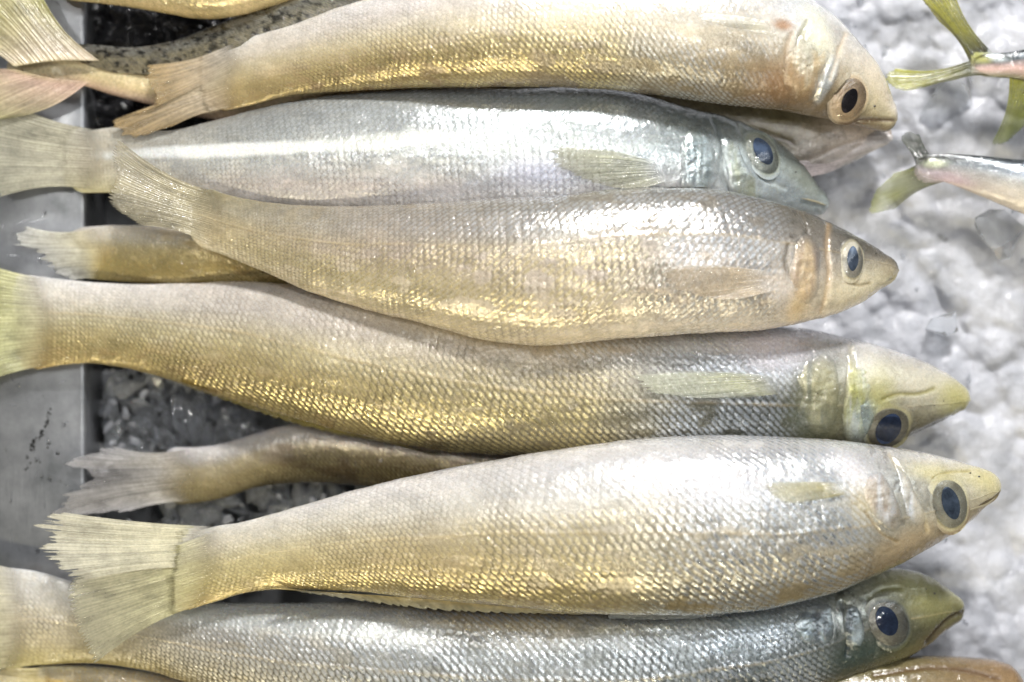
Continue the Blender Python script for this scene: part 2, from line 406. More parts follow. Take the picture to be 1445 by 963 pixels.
def eye(fs, px, py, rx, ry, rot, prx, pry, prot, pdx, pdy, ring, iris, pupil_mat, point=.12, h=2.2):
    """orbit ring (the eye mesh), iris and pupil as sub-parts, clear cornea over them"""
    p, n = surf(fs, px, py)
    n = (n + Vector((0, 0, .35))).normalized(); p = p + n * .00035
    def frame(off, r, dx=0, dy=0):
        z = n; x = Vector((math.cos(r), -math.sin(r), 0)); x = (x - z * x.dot(z)).normalized(); y = z.cross(x)
        M = Matrix((x, y, z)).transposed().to_4x4(); M.translation = p + n * off + Vector((dx * S, -dy * S, 0)); return M
    r0 = math.radians(rot); r1 = math.radians(prot)
    ringc = lin(ring); irisc = lin(iris)
    def ring_col(r, t):
        c = ringc * (1 + .1 * math.sin(t * 3))
        la, lb = rx * 1.3 * r * math.cos(t), ry * 1.3 * r * math.sin(t)
        qx = np.array([px + la * math.cos(r0) + lb * math.sin(r0)]); qy = np.array([py + la * math.sin(r0) - lb * math.cos(r0)])
        sk, okk = skin_col(fs, qx, qy); k = (.30 + .70 * sstep(.80, .96, r)) if okk[0] else 0
        return tuple(c * (1 - k) + sk[0, :3] * k)
    e = dome("eye", SKIN, frame(0, r0), rx * S * 1.24, ry * S * 1.24, .0003, fs.root, zd=.0011, nr=14, wob=.06,
             col_fn=ring_col, metal=.05)
    ir = dome("iris", EYE_IRIS, frame(0, r0), rx * S * .97, ry * S * .97, .00045, e, zd=.00072, nr=12, wob=.03,
              col_fn=lambda r, t: tuple(irisc * (.88 + .30 * (1 - sstep(.5, .9, r))) * (1 + .08 * math.sin(t * 5 + 1))), metal=.25)
    dome("pupil", pupil_mat, frame(.00018, r1, pdx, pdy), prx * S * .9, pry * S * .9, .0006, e, zd=.00026, point=point)
    dome("cornea", CORNEA, frame(0, r0), rx * S * .98, ry * S * .98, .0010, e, zd=.0011)
    return e

def fin(name, fs_root, base, tip, zb, zt, nray, cb, ct, a_in=.75, a_out=.55, jag=.08, drape=None, lift=.0006, ray=.00022, curl=0, na=None, nr=60, seed=0, ragged=0.0, ray_dark=.16, parent=None, wave=.0008, thick=.0002, bend=.22, fs=None, blend=.22, afade=0.0):
    rg = np.random.default_rng(seed + 11)
    if zb is None: zb = fs.z_start + .0002; zt = max(zt, zb - .003) if zt is not None else zb
    na = na or nray * 8
    if isinstance(base, (int, float)):
        k = int(np.searchsorted(fs.q, base)); k2 = int(np.searchsorted(fs.q, base + 14)); o_, o2 = fs.out[k], fs.out[k2]
        base = [tuple(o_[:2] * .985 + o_[2:] * .015), tuple((o2[:2] + o2[2:]) / 2), tuple(o_[2:] * .985 + o_[:2] * .015)]
    b, _ = spline(base, na) if len(base) > 2 else (np.linspace(base[0], base[1], na), 0)
    t, _ = spline(tip, na) if len(tip) > 2 else (np.linspace(tip[0], tip[1], na), 0)
    A = np.linspace(0, 1, na)[None, :]; R = np.linspace(0, 1, nr)[:, None]
    ph = A * nray + .35 * np.sin(A * 23 + seed) + .2 * np.sin(A * 57 + 2 * seed); ph = np.clip(ph, 0, nray); cell = np.floor(ph).astype(int); fr = ph - cell
    jj = rg.random(nray + 2); lenr = 1 - jag * np.abs(2 * fr - 1) ** 1.5 - ragged * jj[np.clip(cell, 0, nray)] * sstep(.0, .3, fr) * sstep(1, .7, fr)
    RR = R * lenr
    bow = bend * np.sin(np.pi * RR) * (2 * A - 1) + .05 * np.sin(np.pi * RR) * np.sin(A * 5 + seed)
    dxv = t[None, :, 0] - b[None, :, 0]; dyv = t[None, :, 1] - b[None, :, 1]
    px = b[None, :, 0] + dxv * RR - dyv * bow * .3; py = b[None, :, 1] + dyv * RR + dxv * bow * .3
    z = zb + (zt - zb) * RR + wave * np.sin(A * 7 + seed) * RR + curl * RR ** 2
    z = z * np.ones_like(px)
    if drape is not None:
        d = sample(drape, px, py); d = np.where(d > -.5, d + lift, -1)
        for _ in range(2):
            e = np.pad(d, 2, mode='edge'); d = np.maximum(d, -1)
        z = np.maximum(z, d)
        # smooth along both directions so that the membrane hangs rather than steps
        for _ in range(6):
            e = np.pad(z, 1, mode='edge'); z = np.maximum((e[:-2, 1:-1] + e[2:, 1:-1] + e[1:-1, :-2] + e[1:-1, 2:] + 4 * z) / 8, np.where(d > -.5, d, -1))
    prof = (np.cos(2 * np.pi * ph) * .5 + .5) * (.45 + .55 * sstep(.3, .7, fbm(A * nray * .8, R * 3, 2, seed + 9)))                              # 1 on a ray
    fine = np.cos(2 * np.pi * ph * 3) * .5 + .5
    ray = ray * .6
    z = z + ray * .8 * prof * (1 - .5 * RR) + ray * .4 * fine * sstep(.3, .8, RR)
    X, Y = world_xy(px, py, z)
    cb = lin(cb); ct = lin(ct)
    col = cb + (ct - cb) * (RR ** .8)[..., None]
    col = col * (1 - ray_dark * (1 - prof) - .12 * (1 - fine) * sstep(.25, .7, RR))[..., None]
    col = col * (1 + (fbm(px / 20, py / 10, 3, seed) - .5) * .5 + (fbm(A * nray * .5, R * 2.5, 3, seed + 3) - .5) * .5 - .18 * sstep(.55, .75, fbm(px / 30, py / 16, 3, seed + 5)))[..., None]
    al = (a_in + (a_out - a_in) * RR) * (.84 + .16 * prof) * (1 - .12 * sstep(.9, 1, R))
    if fs is not None:
        sk, okk = skin_col(fs, px, py); fd = (sstep(blend, 0, R) * np.ones_like(px) * okk)[..., None]; col = col * (1 - fd) + sk[..., :3] * fd
    if afade: al = al * sstep(0, afade, R) * (sstep(0, .06, A) * sstep(1, .94, A) if afade < .2 and name[0] == 'p' else 1)
    V = np.stack([X, Y, z], -1)
    V2 = V.copy(); V2[..., 2] -= thick
    n = V.reshape(-1, 3).shape[0]
    F1 = grid_faces(nr, na); 
    # closed thin shell: upper sheet, lower sheet and rims
    idx = np.arange(n).reshape(nr, na); loop = np.concatenate([idx[0, :], idx[1:, -1], idx[-1, -2::-1], idx[-2:0:-1, 0]])
    nx = np.roll(loop, -1); rim = np.stack([loop, nx, nx + n, loop + n], -1)
    F = np.concatenate([F1, F1[:, ::-1] + n, rim])
    VV = np.concatenate([V.reshape(-1, 3), V2.reshape(-1, 3)]); cc = np.concatenate([col.reshape(-1, 3)] * 2); aa = np.concatenate([al.ravel()] * 2)
    return make_mesh(name, VV, F, FIN, parent or fs_root, np.clip(cc, .004, .9), None, np.clip(aa, 0, 1))

def plate(name, fs, poly, lift, cols, metal=.4, seed=0, nr=26, na=90, ridges=0, rough_h=.0002, drop=0.0004, parent=None):
    """a raised bony plate lying on the head (gill cover, cheek)"""
    poly = np.array(poly + [poly[0]], float); e, _ = spline(poly, na + 1); e = e[:-1]
    cx, cy = e.mean(0)
    R = np.linspace(0.02, 1, nr)[:, None]; px = cx + (e[None, :, 0] - cx) * R; py = cy + (e[None, :, 1] - cy) * R
    zb = sample(fs.map, px, py, .01)
    for _ in range(3):
        ee = np.concatenate([zb[:, -1:], zb, zb[:, :1]], 1); ee = np.pad(ee, ((1, 1), (0, 0)), mode='edge')
        zb = (ee[:-2, 1:-1] + ee[2:, 1:-1] + ee[1:-1, :-2] + ee[1:-1, 2:] + 2 * zb) / 6
    lift = lift * .6; drop = .0003
    z = zb + (lift + .35) * .001 * (1 - R ** 4) - .35 * .001
    z = z + (fbm(px / 16, py / 10, 3, seed) - .5) * rough_h * 2 * (1 - R ** 3)
    if ridges: z = z + .00012 * 0.4 * np.cos(px / ridges * 2 * np.pi + 5 * fbm(px / 30, py / 30, 2, seed)) * (1 - R ** 3)
    X, Y = world_xy(px, py, z)
    c0, c1 = lin(cols[0]), lin(cols[1]); t = sstep(.3, .7, fbm(px / 9, py / 45, 3, seed + 4))[..., None]
    col = c0 * (1 - t) + c1 * t; col = col * (1 + (fbm(px / 8, py / 8, 3, seed + 8) - .5) * .35)[..., None]
    sk, okk = skin_col(fs, px, py); fade = (sstep(1.0, .5, R) * np.ones_like(px) * (.60 + .7 * (fbm(px / 10, py / 10, 2, seed + 9) - .5)))[..., None]
    fade = np.clip(np.where(okk[..., None], fade, 1), 0, 1); col = col * fade + sk[..., :3] * (1 - fade)
    F = grid_faces(nr, na, wrap=True)
    cap = np.arange(na); 
    V = np.stack([X, Y, z], -1).reshape(-1, 3); V = np.concatenate([V, V[:na].mean(0, keepdims=True)])
    capf = np.stack([np.full(na, len(V) - 1), cap, np.roll(cap, -1), np.roll(cap, -1)], -1)
    cc = np.concatenate([col.reshape(-1, 3), col[0].mean(0, keepdims=True)])
    mm = (metal * (.3 + .9 * fbm(px / 6, py / 16, 3, seed + 6)) * fade[..., 0] + sk[..., 3] * (1 - fade[..., 0])).ravel(); mm = np.concatenate([mm, mm[:1]])
    me = make_mesh(name, V, F, SKIN, parent or fs.root, np.clip(cc, .004, .9), np.clip(mm, 0, .95))
    return me

EYE_IRIS = SKIN
CORNEA = simple("cornea_glass", (1, 1, 1), .02, trans=1.0, ior=1.12)
def cornea_fix():
    nt = CORNEA.node_tree; p = nt.nodes["Principled BSDF"]; out = nt.nodes["Material Output"]
    t = N(nt, "ShaderNodeBsdfTransparent"); g = N(nt, "ShaderNodeBsdfGlossy"); g.inputs["Roughness"].default_value = .04
    fr = N(nt, "ShaderNodeFresnel"); fr.inputs["IOR"].default_value = 1.5
    mx = N(nt, "ShaderNodeMixShader"); nt.links.new(fr.outputs[0], mx.inputs[0]); nt.links.new(t.outputs[0], mx.inputs[1]); nt.links.new(g.outputs[0], mx.inputs[2])
    nt.links.new(bump(nt, noise_node(nt, 500, 2).outputs[0], .0003, .6), g.inputs["Normal"])
    nt.links.new(mx.outputs[0], out.inputs["Surface"])
cornea_fix()
PUP_BLUE = simple("pupil_blue", (.030, .045, .085), .18, coat=.6, vary=.35, bscale=600)
PUP_GREY = simple("pupil_grey_blue", (.11, .145, .20), .25, coat=.6, vary=.45, bscale=450)
PUP_CLOUDY = simple("pupil_cloudy_blue", (.065, .095, .155), .25, coat=.6, vary=.45, bscale=450)
PUP_DARK = simple("pupil_dark", (.022, .018, .02), .2, coat=.6, vary=.3, bscale=600)

# ------------------------------------------------------------------ the fish
NOSTRIL = simple("nostril_dark", (.05, .045, .035), .35, coat=.3)
LIP = simple("lip_skin", (.34, .30, .20), .3, coat=.6, bumpamt=.0002)
ROOTS = []
def thing(name, label, cat, group=None):
    e = empty(name, 0, 0, 0); tag(e, label, cat, group); ROOTS.append(e); return e
GOLD = (168, 128, 52)
WG = "whole silver whiting laid out on ice"

# --- bottom layer first
r = thing("whiting_fish", "golden-bellied tail end of a small whiting, under the brownish whiting's tail", "fish", WG)
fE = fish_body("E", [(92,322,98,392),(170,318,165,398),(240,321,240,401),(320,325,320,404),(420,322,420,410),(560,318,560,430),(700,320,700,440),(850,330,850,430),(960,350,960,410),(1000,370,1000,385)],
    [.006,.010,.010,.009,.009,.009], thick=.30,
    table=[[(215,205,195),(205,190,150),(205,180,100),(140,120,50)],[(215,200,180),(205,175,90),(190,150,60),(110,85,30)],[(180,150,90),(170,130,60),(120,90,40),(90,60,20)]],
    metal=[[.1,.3,.4,.2],[.2,.6,.6,.3],[.2,.4,.4,.3]], rows=20, seed=3, parent=r, scale_amp=1.2, step=2.2)
fin("tail_fin", r, 46, [(30,318),(14,342),(48,356),(62,378),(100,396)], None, .0075, 22, (205,195,150),(220,220,215), .95,.6, .06, ragged=.16, seed=5, ray=.0002, fs=fE, drape=fE.map, lift=.0003, afade=.28, blend=.5)

r = thing("whiting_fish", "slim whiting with split white tail in the shaded gap, head hidden", "fish", WG)
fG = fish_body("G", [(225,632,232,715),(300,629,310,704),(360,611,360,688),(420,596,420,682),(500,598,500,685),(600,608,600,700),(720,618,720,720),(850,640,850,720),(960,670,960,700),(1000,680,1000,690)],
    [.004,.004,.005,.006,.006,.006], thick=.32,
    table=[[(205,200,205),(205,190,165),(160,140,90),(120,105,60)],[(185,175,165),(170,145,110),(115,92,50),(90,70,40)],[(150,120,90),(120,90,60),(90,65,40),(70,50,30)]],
    metal=[[.1,.4,.3,.1],[.15,.5,.3,.1],[.1,.2,.2,.1]], rows=20, seed=4, parent=r, scale_amp=1.0, step=2.2)
fin("tail_fin", r, 46, [(150,628),(95,648),(78,655),(120,668),(112,684),(82,702),(72,718),(170,726)], None, .006, 26, (200,190,165),(190,188,190), .9,.5, .06, ragged=.14, seed=6, ray=.0002, fs=fG, drape=fG.map, lift=.0003, afade=.28, blend=.5)

# --- mid layer
r = thing("whiting_fish", "silver-grey whiting with a bright white stripe along its flank and a blue eye", "fish", WG)
B_top = [(95,192,95,272),(165,180,165,272),(240,184,240,285),(320,166,320,295),(400,147,400,305),(500,133,500,312),(620,126,620,318),(750,125,740,320),(850,127,850,318),(920,138,930,316),(980,155,990,314),(1040,172,1040,312),(1085,195,1080,310),(1120,222,1115,308),(1145,248,1140,306),(1159,268,1157,304),(1172,277,1168,302)]
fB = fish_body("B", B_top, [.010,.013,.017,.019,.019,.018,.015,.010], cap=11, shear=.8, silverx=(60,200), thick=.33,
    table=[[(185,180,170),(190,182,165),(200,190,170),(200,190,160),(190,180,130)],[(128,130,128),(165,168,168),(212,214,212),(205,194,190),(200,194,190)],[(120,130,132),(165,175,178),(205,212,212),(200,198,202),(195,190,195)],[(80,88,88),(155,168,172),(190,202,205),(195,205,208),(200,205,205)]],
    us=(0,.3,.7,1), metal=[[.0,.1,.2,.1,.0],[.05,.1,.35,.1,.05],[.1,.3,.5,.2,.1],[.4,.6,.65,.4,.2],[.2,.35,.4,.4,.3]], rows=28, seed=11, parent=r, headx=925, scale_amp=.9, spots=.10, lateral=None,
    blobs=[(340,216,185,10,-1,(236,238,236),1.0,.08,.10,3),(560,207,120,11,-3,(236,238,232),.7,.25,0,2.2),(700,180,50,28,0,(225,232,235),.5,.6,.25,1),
           (1075,215,60,44,30,(165,172,165),.5,.2,.5,1.2),(1130,262,45,26,45,(120,124,108),.7,.05,0,1.2),(1090,262,60,14,30,(200,210,214),.6,.5,0,1.5),(760,250,60,20,0,(205,205,222),.6,.05,0,1.2),
           (960,160,80,18,15,(85,92,92),.6,.2,0,1.3)],
    grooves=[([(1003,175),(1013,215),(1010,250),(1030,285)],4,.6,(80,90,90),.5),([(1040,180),(1046,215),(1065,250),(1100,270)],4,.4,(120,120,100),.4),([(985,215),(1000,222)],3,.5,(40,50,55),.7)])
plate("gill_cover", fB, [(970,178),(990,172),(1004,190),(1012,225),(1012,262),(985,285),(962,275),(958,240),(958,205)], 1.2, ((205,220,222),(150,165,165)), metal=.75, seed=21, ridges=9, rough_h=.0005)
plate("cheek", fB, [(1016,182),(1032,184),(1046,215),(1066,250),(1110,275),(1090,292),(1040,288),(1022,240)], .8, ((205,215,218),(170,175,150)), metal=.6, seed=22, rough_h=.0003)
eye(fB, 1076,217, 23,31, -32, 15,21,-30, -1,-2, (165,170,150),(180,184,172), PUP_CLOUDY)
fin("pectoral_fin", r, [(940,232),(944,254)], [(780,202),(775,212),(850,262),(900,268)], .030,.0305, 16, (200,202,178),(190,188,155), .55,.30, .08, drape=fB.map, fs=fB, afade=.18, blend=.4, bend=-.10, lift=.0010, seed=7, ray=.0003)
fin("tail_fin", r, 46, [(0,138),(-30,200),(-25,250),(0,278)], None, .010, 30, (208,202,180),(182,180,162), .97,.75, .05, seed=8, ray=.0004, wave=.0006, fs=fB, drape=fB.map, lift=.0003, afade=.28, blend=.5)

r = thing("whiting_fish", "long golden-flanked whiting with greenish-yellow snout, dark eye at its lower edge", "fish", WG)
D_st = [(20,384,30,526),(100,395,110,512),(180,400,170,518),(260,399,240,537),(330,397,310,558),(400,400,390,580),(500,412,480,607),(600,425,580,628),(700,438,690,641),(800,448,800,647),(900,455,900,648),(1000,458,1000,646),(1080,460,1080,642),(1150,466,1150,638),(1210,480,1210,632),(1270,498,1265,622),(1310,515,1305,606),(1340,532,1335,592),(1357,545,1354,580),(1369,553,1366,576)]
fD = fish_body("D", D_st, [.009,.011,.014,.017,.019,.019,.018,.015,.011], cap=9, thick=.33,
    table=[[(222,218,218),(212,205,195),(195,185,150),(185,165,105),(170,140,70)],[(212,200,190),(192,182,172),(186,174,138),(186,164,108),(150,126,64)],[(176,150,100),(170,155,130),(156,145,116),(165,150,104),(118,104,58)],[(205,205,220),(160,165,174),(96,98,88),(78,80,66),(62,62,42)],[(218,214,212),(208,203,188),(186,178,148),(155,146,110),(125,116,88)]],  # shade below the overlapping fish and scale shadows put into these tones
    us=(0,.3,.55,.75,1), metal=[[.0,.0,.1,.4,.4],[.1,.1,.15,.55,.55],[.0,.05,.15,.7,.5],[.7,.55,.25,.4,.3],[.3,.2,.2,.2,.1]], rows=26, seed=12, parent=r, headx=1110, scale_amp=1.35, spots=.10, lateral=((0,.2,.5,.8),(.40,.42,.52,.60)),
    blobs=[(1150,560,38,60,5,(140,138,92),.5,.05,0,1.2),(1130,590,34,32,0,(70,76,60),.7,.1,0,1.2),(1212,520,30,30,0,(235,232,225),.7,.1,.3,1.2),(1290,545,80,30,15,(205,200,180),.7,.02,.4,1.2),
           (1345,560,32,26,25,(184,178,108),.7,.0,.2,1.2),(1225,560,26,40,0,(190,186,110),.6,.1,0,1.2),(1080,490,60,30,0,(222,215,222),.7,.3,.2,1.2),(1205,590,18,30,10,(205,220,215),.8,.7,.4,2)],
    grooves=[([(1235,562),(1250,556),(1290,554),(1308,548)],3,.4,(140,132,60),.7),([(1285,612),(1310,600),(1340,588)],3,.5,(50,45,45),.8),([(1194,490),(1186,540),(1192,620)],4,.5,(150,138,90),.4)])
plate("gill_cover", fD, [(1135,500),(1155,492),(1178,505),(1186,545),(1182,595),(1160,622),(1136,610),(1122,585),(1128,555),(1118,525)], .8, ((176,172,138),(124,126,108)), metal=.2, seed=23, ridges=13, rough_h=.0005)
plate("cheek", fD, [(1196,500),(1225,505),(1240,525),(1228,560),(1216,596),(1222,622),(1200,628),(1188,600),(1192,545)], .8, ((225,230,222),(190,190,120)), metal=.45, seed=24, rough_h=.0003)
eye(fD, 1253,604, 32,31, -10, 21,25,18, -1,0, (176,168,125),(168,162,140), PUP_BLUE, point=.05)
fin("pectoral_fin", r, [(1104,532),(1104,556)], [(885,528),(900,545),(960,560),(1040,562)], .031,.031, 16, (196,196,150),(208,212,190), .55,.30, .08, drape=fD.map, fs=fD, afade=.18, blend=.4, bend=-.10, lift=.0010, seed=9, ray=.0003)
fin("anal_fin", r, [(250,538),(400,580),(560,622)], [(262,546),(420,600),(640,643)], .0165,.012, 22, (150,130,60),(150,140,80), .9,.6, .2, seed=10, ray=.0002, nr=14, drape=None)
fin("tail_fin", r, 46, [(-60,350),(-80,450),(-60,560)], None, .010, 30, (212,208,178),(186,188,125), .97,.85, .05, seed=13, ray=.0003, fs=fD, drape=fD.map, lift=.0003, afade=.28, blend=.5)

r = thing("whiting_fish", "bottommost large whiting with silver scales, olive snout and white-rimmed blue eye", "fish", WG)
I_st = [(-14,798,-14,948),(60,808,60,938),(120,828,120,934),(190,842,190,942),(260,848,260,960),(350,850,350,985),(500,850,480,1010),(650,850,640,1030),(800,850,800,1040),(900,848,900,1038),(1000,843,1000,1020),(1090,840,1090,998),(1150,832,1160,972),(1210,810,1220,948),(1262,802,1266,932),(1305,811,1303,912),(1335,829,1332,890),(1351,842,1348,880),(1363,848,1359,877)]
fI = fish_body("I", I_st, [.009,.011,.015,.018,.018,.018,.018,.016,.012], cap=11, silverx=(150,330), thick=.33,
    table=[[(222,220,222),(215,208,196),(195,182,150),(175,160,85)],[(210,212,210),(178,172,162),(175,165,140),(165,145,80)],[(160,135,72),(172,176,176),(132,130,120),(98,94,68)],[(130,142,144),(160,174,186),(84,90,90),(50,54,44)],[(160,158,124),(122,118,84),(92,90,64),(112,98,76)]],  # golden strip below the overlapping fish and dark lower front: painted-in shade
    us=(0,.25,.5,.78,1), metal=[[.1,.1,.1,.1],[.4,.3,.1,.1],[.5,.6,.3,.2],[.6,.8,.6,.3],[.1,.1,.1,.1]], rows=24, seed=14, parent=r, headx=1160, scale_amp=1.6, edge_dark=.6, lateral=((0,1),(.5,.5)),  # stronger rim darkening puts scale shadows into the colour
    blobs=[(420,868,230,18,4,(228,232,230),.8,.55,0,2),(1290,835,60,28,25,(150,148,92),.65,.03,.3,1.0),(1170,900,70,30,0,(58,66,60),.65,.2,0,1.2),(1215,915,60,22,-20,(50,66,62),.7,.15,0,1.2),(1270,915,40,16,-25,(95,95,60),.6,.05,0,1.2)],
    grooves=[([(1302,900),(1318,882),(1342,866),(1360,862)],4,.8,(58,48,36),.85),([(1215,838),(1238,826),(1260,824)],3,.3,(95,95,40),.6),([(1180,845),(1190,880),(1185,915)],4,.6,(35,45,50),.7)])
plate("gill_cover", fI, [(1128,862),(1150,850),(1172,852),(1180,880),(1176,910),(1150,916),(1126,905),(1118,882)], 1.0, ((185,202,212),(85,95,108)), metal=.55, seed=25, rough_h=.0006)
plate("cheek", fI, [(1192,852),(1208,850),(1218,870),(1222,895),(1215,915),(1198,912),(1188,885)], .8, ((190,205,215),(100,112,125)), metal=.5, seed=26, rough_h=.0005)
eye(fI, 1254,880, 28,33, -35, 17,23,-25, -4,-4, (85,90,90),(140,138,125), PUP_BLUE, point=.06)
fin("tail_fin", r, 46, [(-90,760),(-110,870),(-90,990)], None, .010, 26, (215,210,190),(180,175,120), .97,.9, .05, seed=15, ray=.0003, fs=fI, drape=fI.map, lift=.0003, afade=.28, blend=.5)

# hidden head between the top two
r = thing("whiting_fish", "mostly hidden olive and pink fish head between the heads of the top two whiting", "fish")
fH = fish_body("H", [(640,110,640,180),(760,100,760,190),(880,95,880,195),(980,110,980,205),(1050,125,1040,222),(1110,140,1090,240),(1170,150,1130,250),(1215,160,1180,240),(1245,172,1225,218),(1256,182,1246,204),(1258,190,1255,197)],
    [.006,.009,.010,.010,.008], thick=.28, table=[[(120,105,70)]*3,[(130,120,85),(135,125,90),(120,110,85)],[(205,185,170),(215,200,195),(225,215,212)]], us=(0,.72,.95), metal=[[0,0],[0,0]], scale_amp=0, seed=16, parent=r, step=3, spots=.3,
    grooves=[([(1125,235),(1180,210),(1240,185)],4,.5,(170,155,140),.5),([(1000,180),(1060,190),(1110,205)],5,.6,(70,60,40),.6)])
fin("pelvic_fin", r, [(1105,205),(1140,250)], [(1225,172),(1262,192),(1200,228)], .014,.011, 10, (214,196,192),(225,218,215), .97,.85, .04, seed=17, ray=.0001, ray_dark=.08)

# --- top layer
r = thing("whiting_fish", "plump whiting at the top edge, pale belly up, dark eye in peach ring", "fish", WG)
A_st = [(282,76,300,160),(340,55,345,150),(420,33,420,132),(480,12,490,127),(600,-18,600,125),(720,-35,720,122),(850,-42,840,124),(960,-38,950,138),(1050,-25,1020,147),(1130,-2,1090,154),(1180,28,1140,163),(1215,66,1185,173),(1240,98,1215,180),(1254,128,1236,184),(1261,144,1250,186),(1269,154,1261,185)]
fA = fish_body("A", A_st, [.0155,.021,.027,.031,.031,.030,.028,.024,.018], cap=10, thick=.34,
    table=[[(205,198,192),(198,188,172),(198,182,145),(186,162,110),(170,140,88)],[(215,212,214),(212,204,200),(204,192,165),(188,164,112),(146,120,66)],[(218,216,216),(214,208,202),(206,194,170),(178,162,126),(132,116,82)],[(222,220,220),(218,212,205),(208,196,175),(168,148,116),(132,114,84)],[(222,214,205),(218,208,196),(208,196,165),(195,182,140),(125,105,80)]],
    us=(0,.3,.6,.85,1), metal=[[0,0,.1,.3,.3],[0,0,.1,.55,.5],[0,0,.15,.6,.5],[.2,.2,.2,.25,.2],[.0,.05,.1,.05,.05]], rows=27, seed=17, parent=r, headx=1090, scale_amp=1.25,
    blobs=[(1120,30,45,30,40,(222,228,235),.6,.3,.5,1.2),(1140,60,22,40,-15,(232,230,205),.75,.05,.5,1.5),(1100,125,50,26,0,(155,110,65),.55,.05,0,1.2),(1158,118,9,32,22,(228,232,232),.9,.6,.7,2.5),(1095,48,14,8,10,(150,100,40),.8,.0,-.3,1.5),
           (1128,92,12,24,-25,(150,150,145),.6,.4,0,1.5),(1235,120,30,40,-20,(212,198,168),.6,.0,.2,1.2)],
    grooves=[([(1126,45),(1118,70),(1136,95),(1146,120)],4,.7,(130,125,90),.5),([(1188,176),(1215,173),(1258,172)],3,.5,(95,75,60),.8),([(1186,55),(1172,85),(1160,120)],4,.5,(205,180,140),.4),([(1106,60),(1098,85),(1108,115),(1130,140)],4,.4,(165,130,90),.4)])
plate("gill_cover", fA, [(1128,50),(1148,42),(1170,55),(1176,82),(1160,108),(1150,138),(1128,146),(1110,128),(1104,100),(1112,72)], 1.1, ((226,220,200),(190,168,130)), metal=.2, seed=27, ridges=11, rough_h=.0004)
eye(fA, 1198,140, 25,30, 18, 12,18,22, -1,2, (210,185,150),(216,192,160), PUP_DARK, point=.1)
fin("pectoral_fin", r, [(1094,30),(1098,48)], [(985,16),(985,22),(1010,34),(1050,42)], .044,.044, 14, (218,214,190),(222,220,205), .55,.30, .1, drape=fA.map, fs=fA, afade=.18, blend=.4, bend=-.10, lift=.0008, seed=18, ray=.0002)
fin("tail_fin", r, 46, [(205,92),(204,118),(216,148),(150,178),(172,194),(240,180)], None,.0155, 30, (204,196,182),(184,158,112), .92,.6, .06, drape=fA.map, seed=19, ray=.0003, lift=.0003, afade=.28, blend=.5, ragged=.06, fs=fA)

r = thing("whiting_fish", "brownish whiting on top of the pile, its tail fanned over the striped one", "fish", WG)
C_st = [(282,260,262,340),(320,275,310,357),(380,286,370,382),(440,290,420,405),(500,291,480,425),(600,287,580,452),(700,281,680,478),(780,277,770,487),(860,270,860,478),(940,266,950,472),(1010,268,1030,468),(1080,282,1090,463),(1130,297,1140,453),(1175,316,1185,440),(1215,337,1220,424),(1242,353,1242,410),(1256,362,1254,402),(1270,368,1266,397)]
fC = fish_body("C", C_st, [.021,.024,.028,.031,.033,.033,.032,.029,.025], cap=13, shear=.8, thick=.33,
    table=[[(150,140,105),(165,155,125),(180,165,130),(195,178,140),(200,185,150)],[(148,138,122),(176,164,150),(192,176,158),(222,206,172),(232,214,184)],[(132,126,114),(166,160,150),(188,174,160),(206,190,168),(230,212,184)],[(114,110,98),(146,140,132),(190,178,164),(210,194,174),(226,208,184)],[(85,80,72),(130,124,112),(190,180,155),(205,196,165),(212,200,170)]],
    us=(0,.3,.6,.85,1), metal=[[0,.05,.1,.2,.0],[.1,.15,.2,.5,.3],[.3,.35,.4,.4,.15],[.35,.4,.5,.45,.1],[.1,.1,.1,.05,.05]], rows=28, seed=18, parent=r, headx=1095, scale_amp=1.35, lateral=((0,.3,.6,.8),(.5,.38,.33,.35)), spots=.12,
    blobs=[(1195,335,40,10,30,(62,60,52),.7,.05,.1,1.3),(1138,372,9,18,0,(92,95,105),.75,.3,0,1.5),(1095,410,26,20,0,(232,222,212),.6,.2,.4,1.3),(1118,430,14,26,15,(228,196,140),.6,.2,.2,1.3),(1190,410,50,22,-20,(218,208,178),.6,.02,.3,1.3),(1248,380,14,14,0,(150,138,112),.5,.02,.2,1.3),
           (1148,330,14,34,10,(85,80,72),.45,.05,0,1.3)],
    grooves=[([(1164,318),(1158,350),(1160,390),(1152,440)],4,.5,(180,150,110),.5),([(1102,350),(1098,380),(1106,395)],3,.6,(70,60,45),.6),([(1225,418),(1244,407),(1262,388)],3,.35,(150,135,70),.5),([(1190,394),(1200,404),(1220,402)],2.5,.3,(140,125,90),.5),([(1125,300),(1132,340),(1128,385)],3,.35,(90,82,70),.5)])
plate("gill_cover", fC, [(1122,340),(1140,330),(1154,345),(1157,385),(1150,425),(1130,440),(1114,425),(1112,385)], .9, ((215,190,150),(165,142,120)), metal=.25, seed=28, ridges=12, rough_h=.0003)
eye(fC, 1203,367, 17,26, 5, 10,17,4, -2,-1, (200,192,165),(225,218,200), PUP_GREY, point=.15, h=1.8)
fin("pectoral_fin", r, [(1094,384),(1092,410)], [(930,378),(935,395),(985,418),(1030,424)], .045,.045, 16, (212,194,164),(220,202,174), .55,.30, .1, drape=fC.map, fs=fC, afade=.18, blend=.4, bend=-.10, lift=.0009, seed=20, ray=.0003)
fin("dorsal_fin", r, [(800,278),(900,271),(1010,270)], [(812,274),(905,264),(985,264)], .034,.0345, 12, (90,84,72),(75,74,68), .95,.8, .2, seed=21, ray=.0002, nr=14)
fin("tail_fin", r, 46, [(166,196),(158,215),(164,245),(152,280),(196,318)], None, .0225, 30, (196,186,152),(182,174,150), .92,.55, .05, seed=22, ray=.0003, fs=fC, drape=fC.map, lift=.0003, afade=.28, blend=.5)

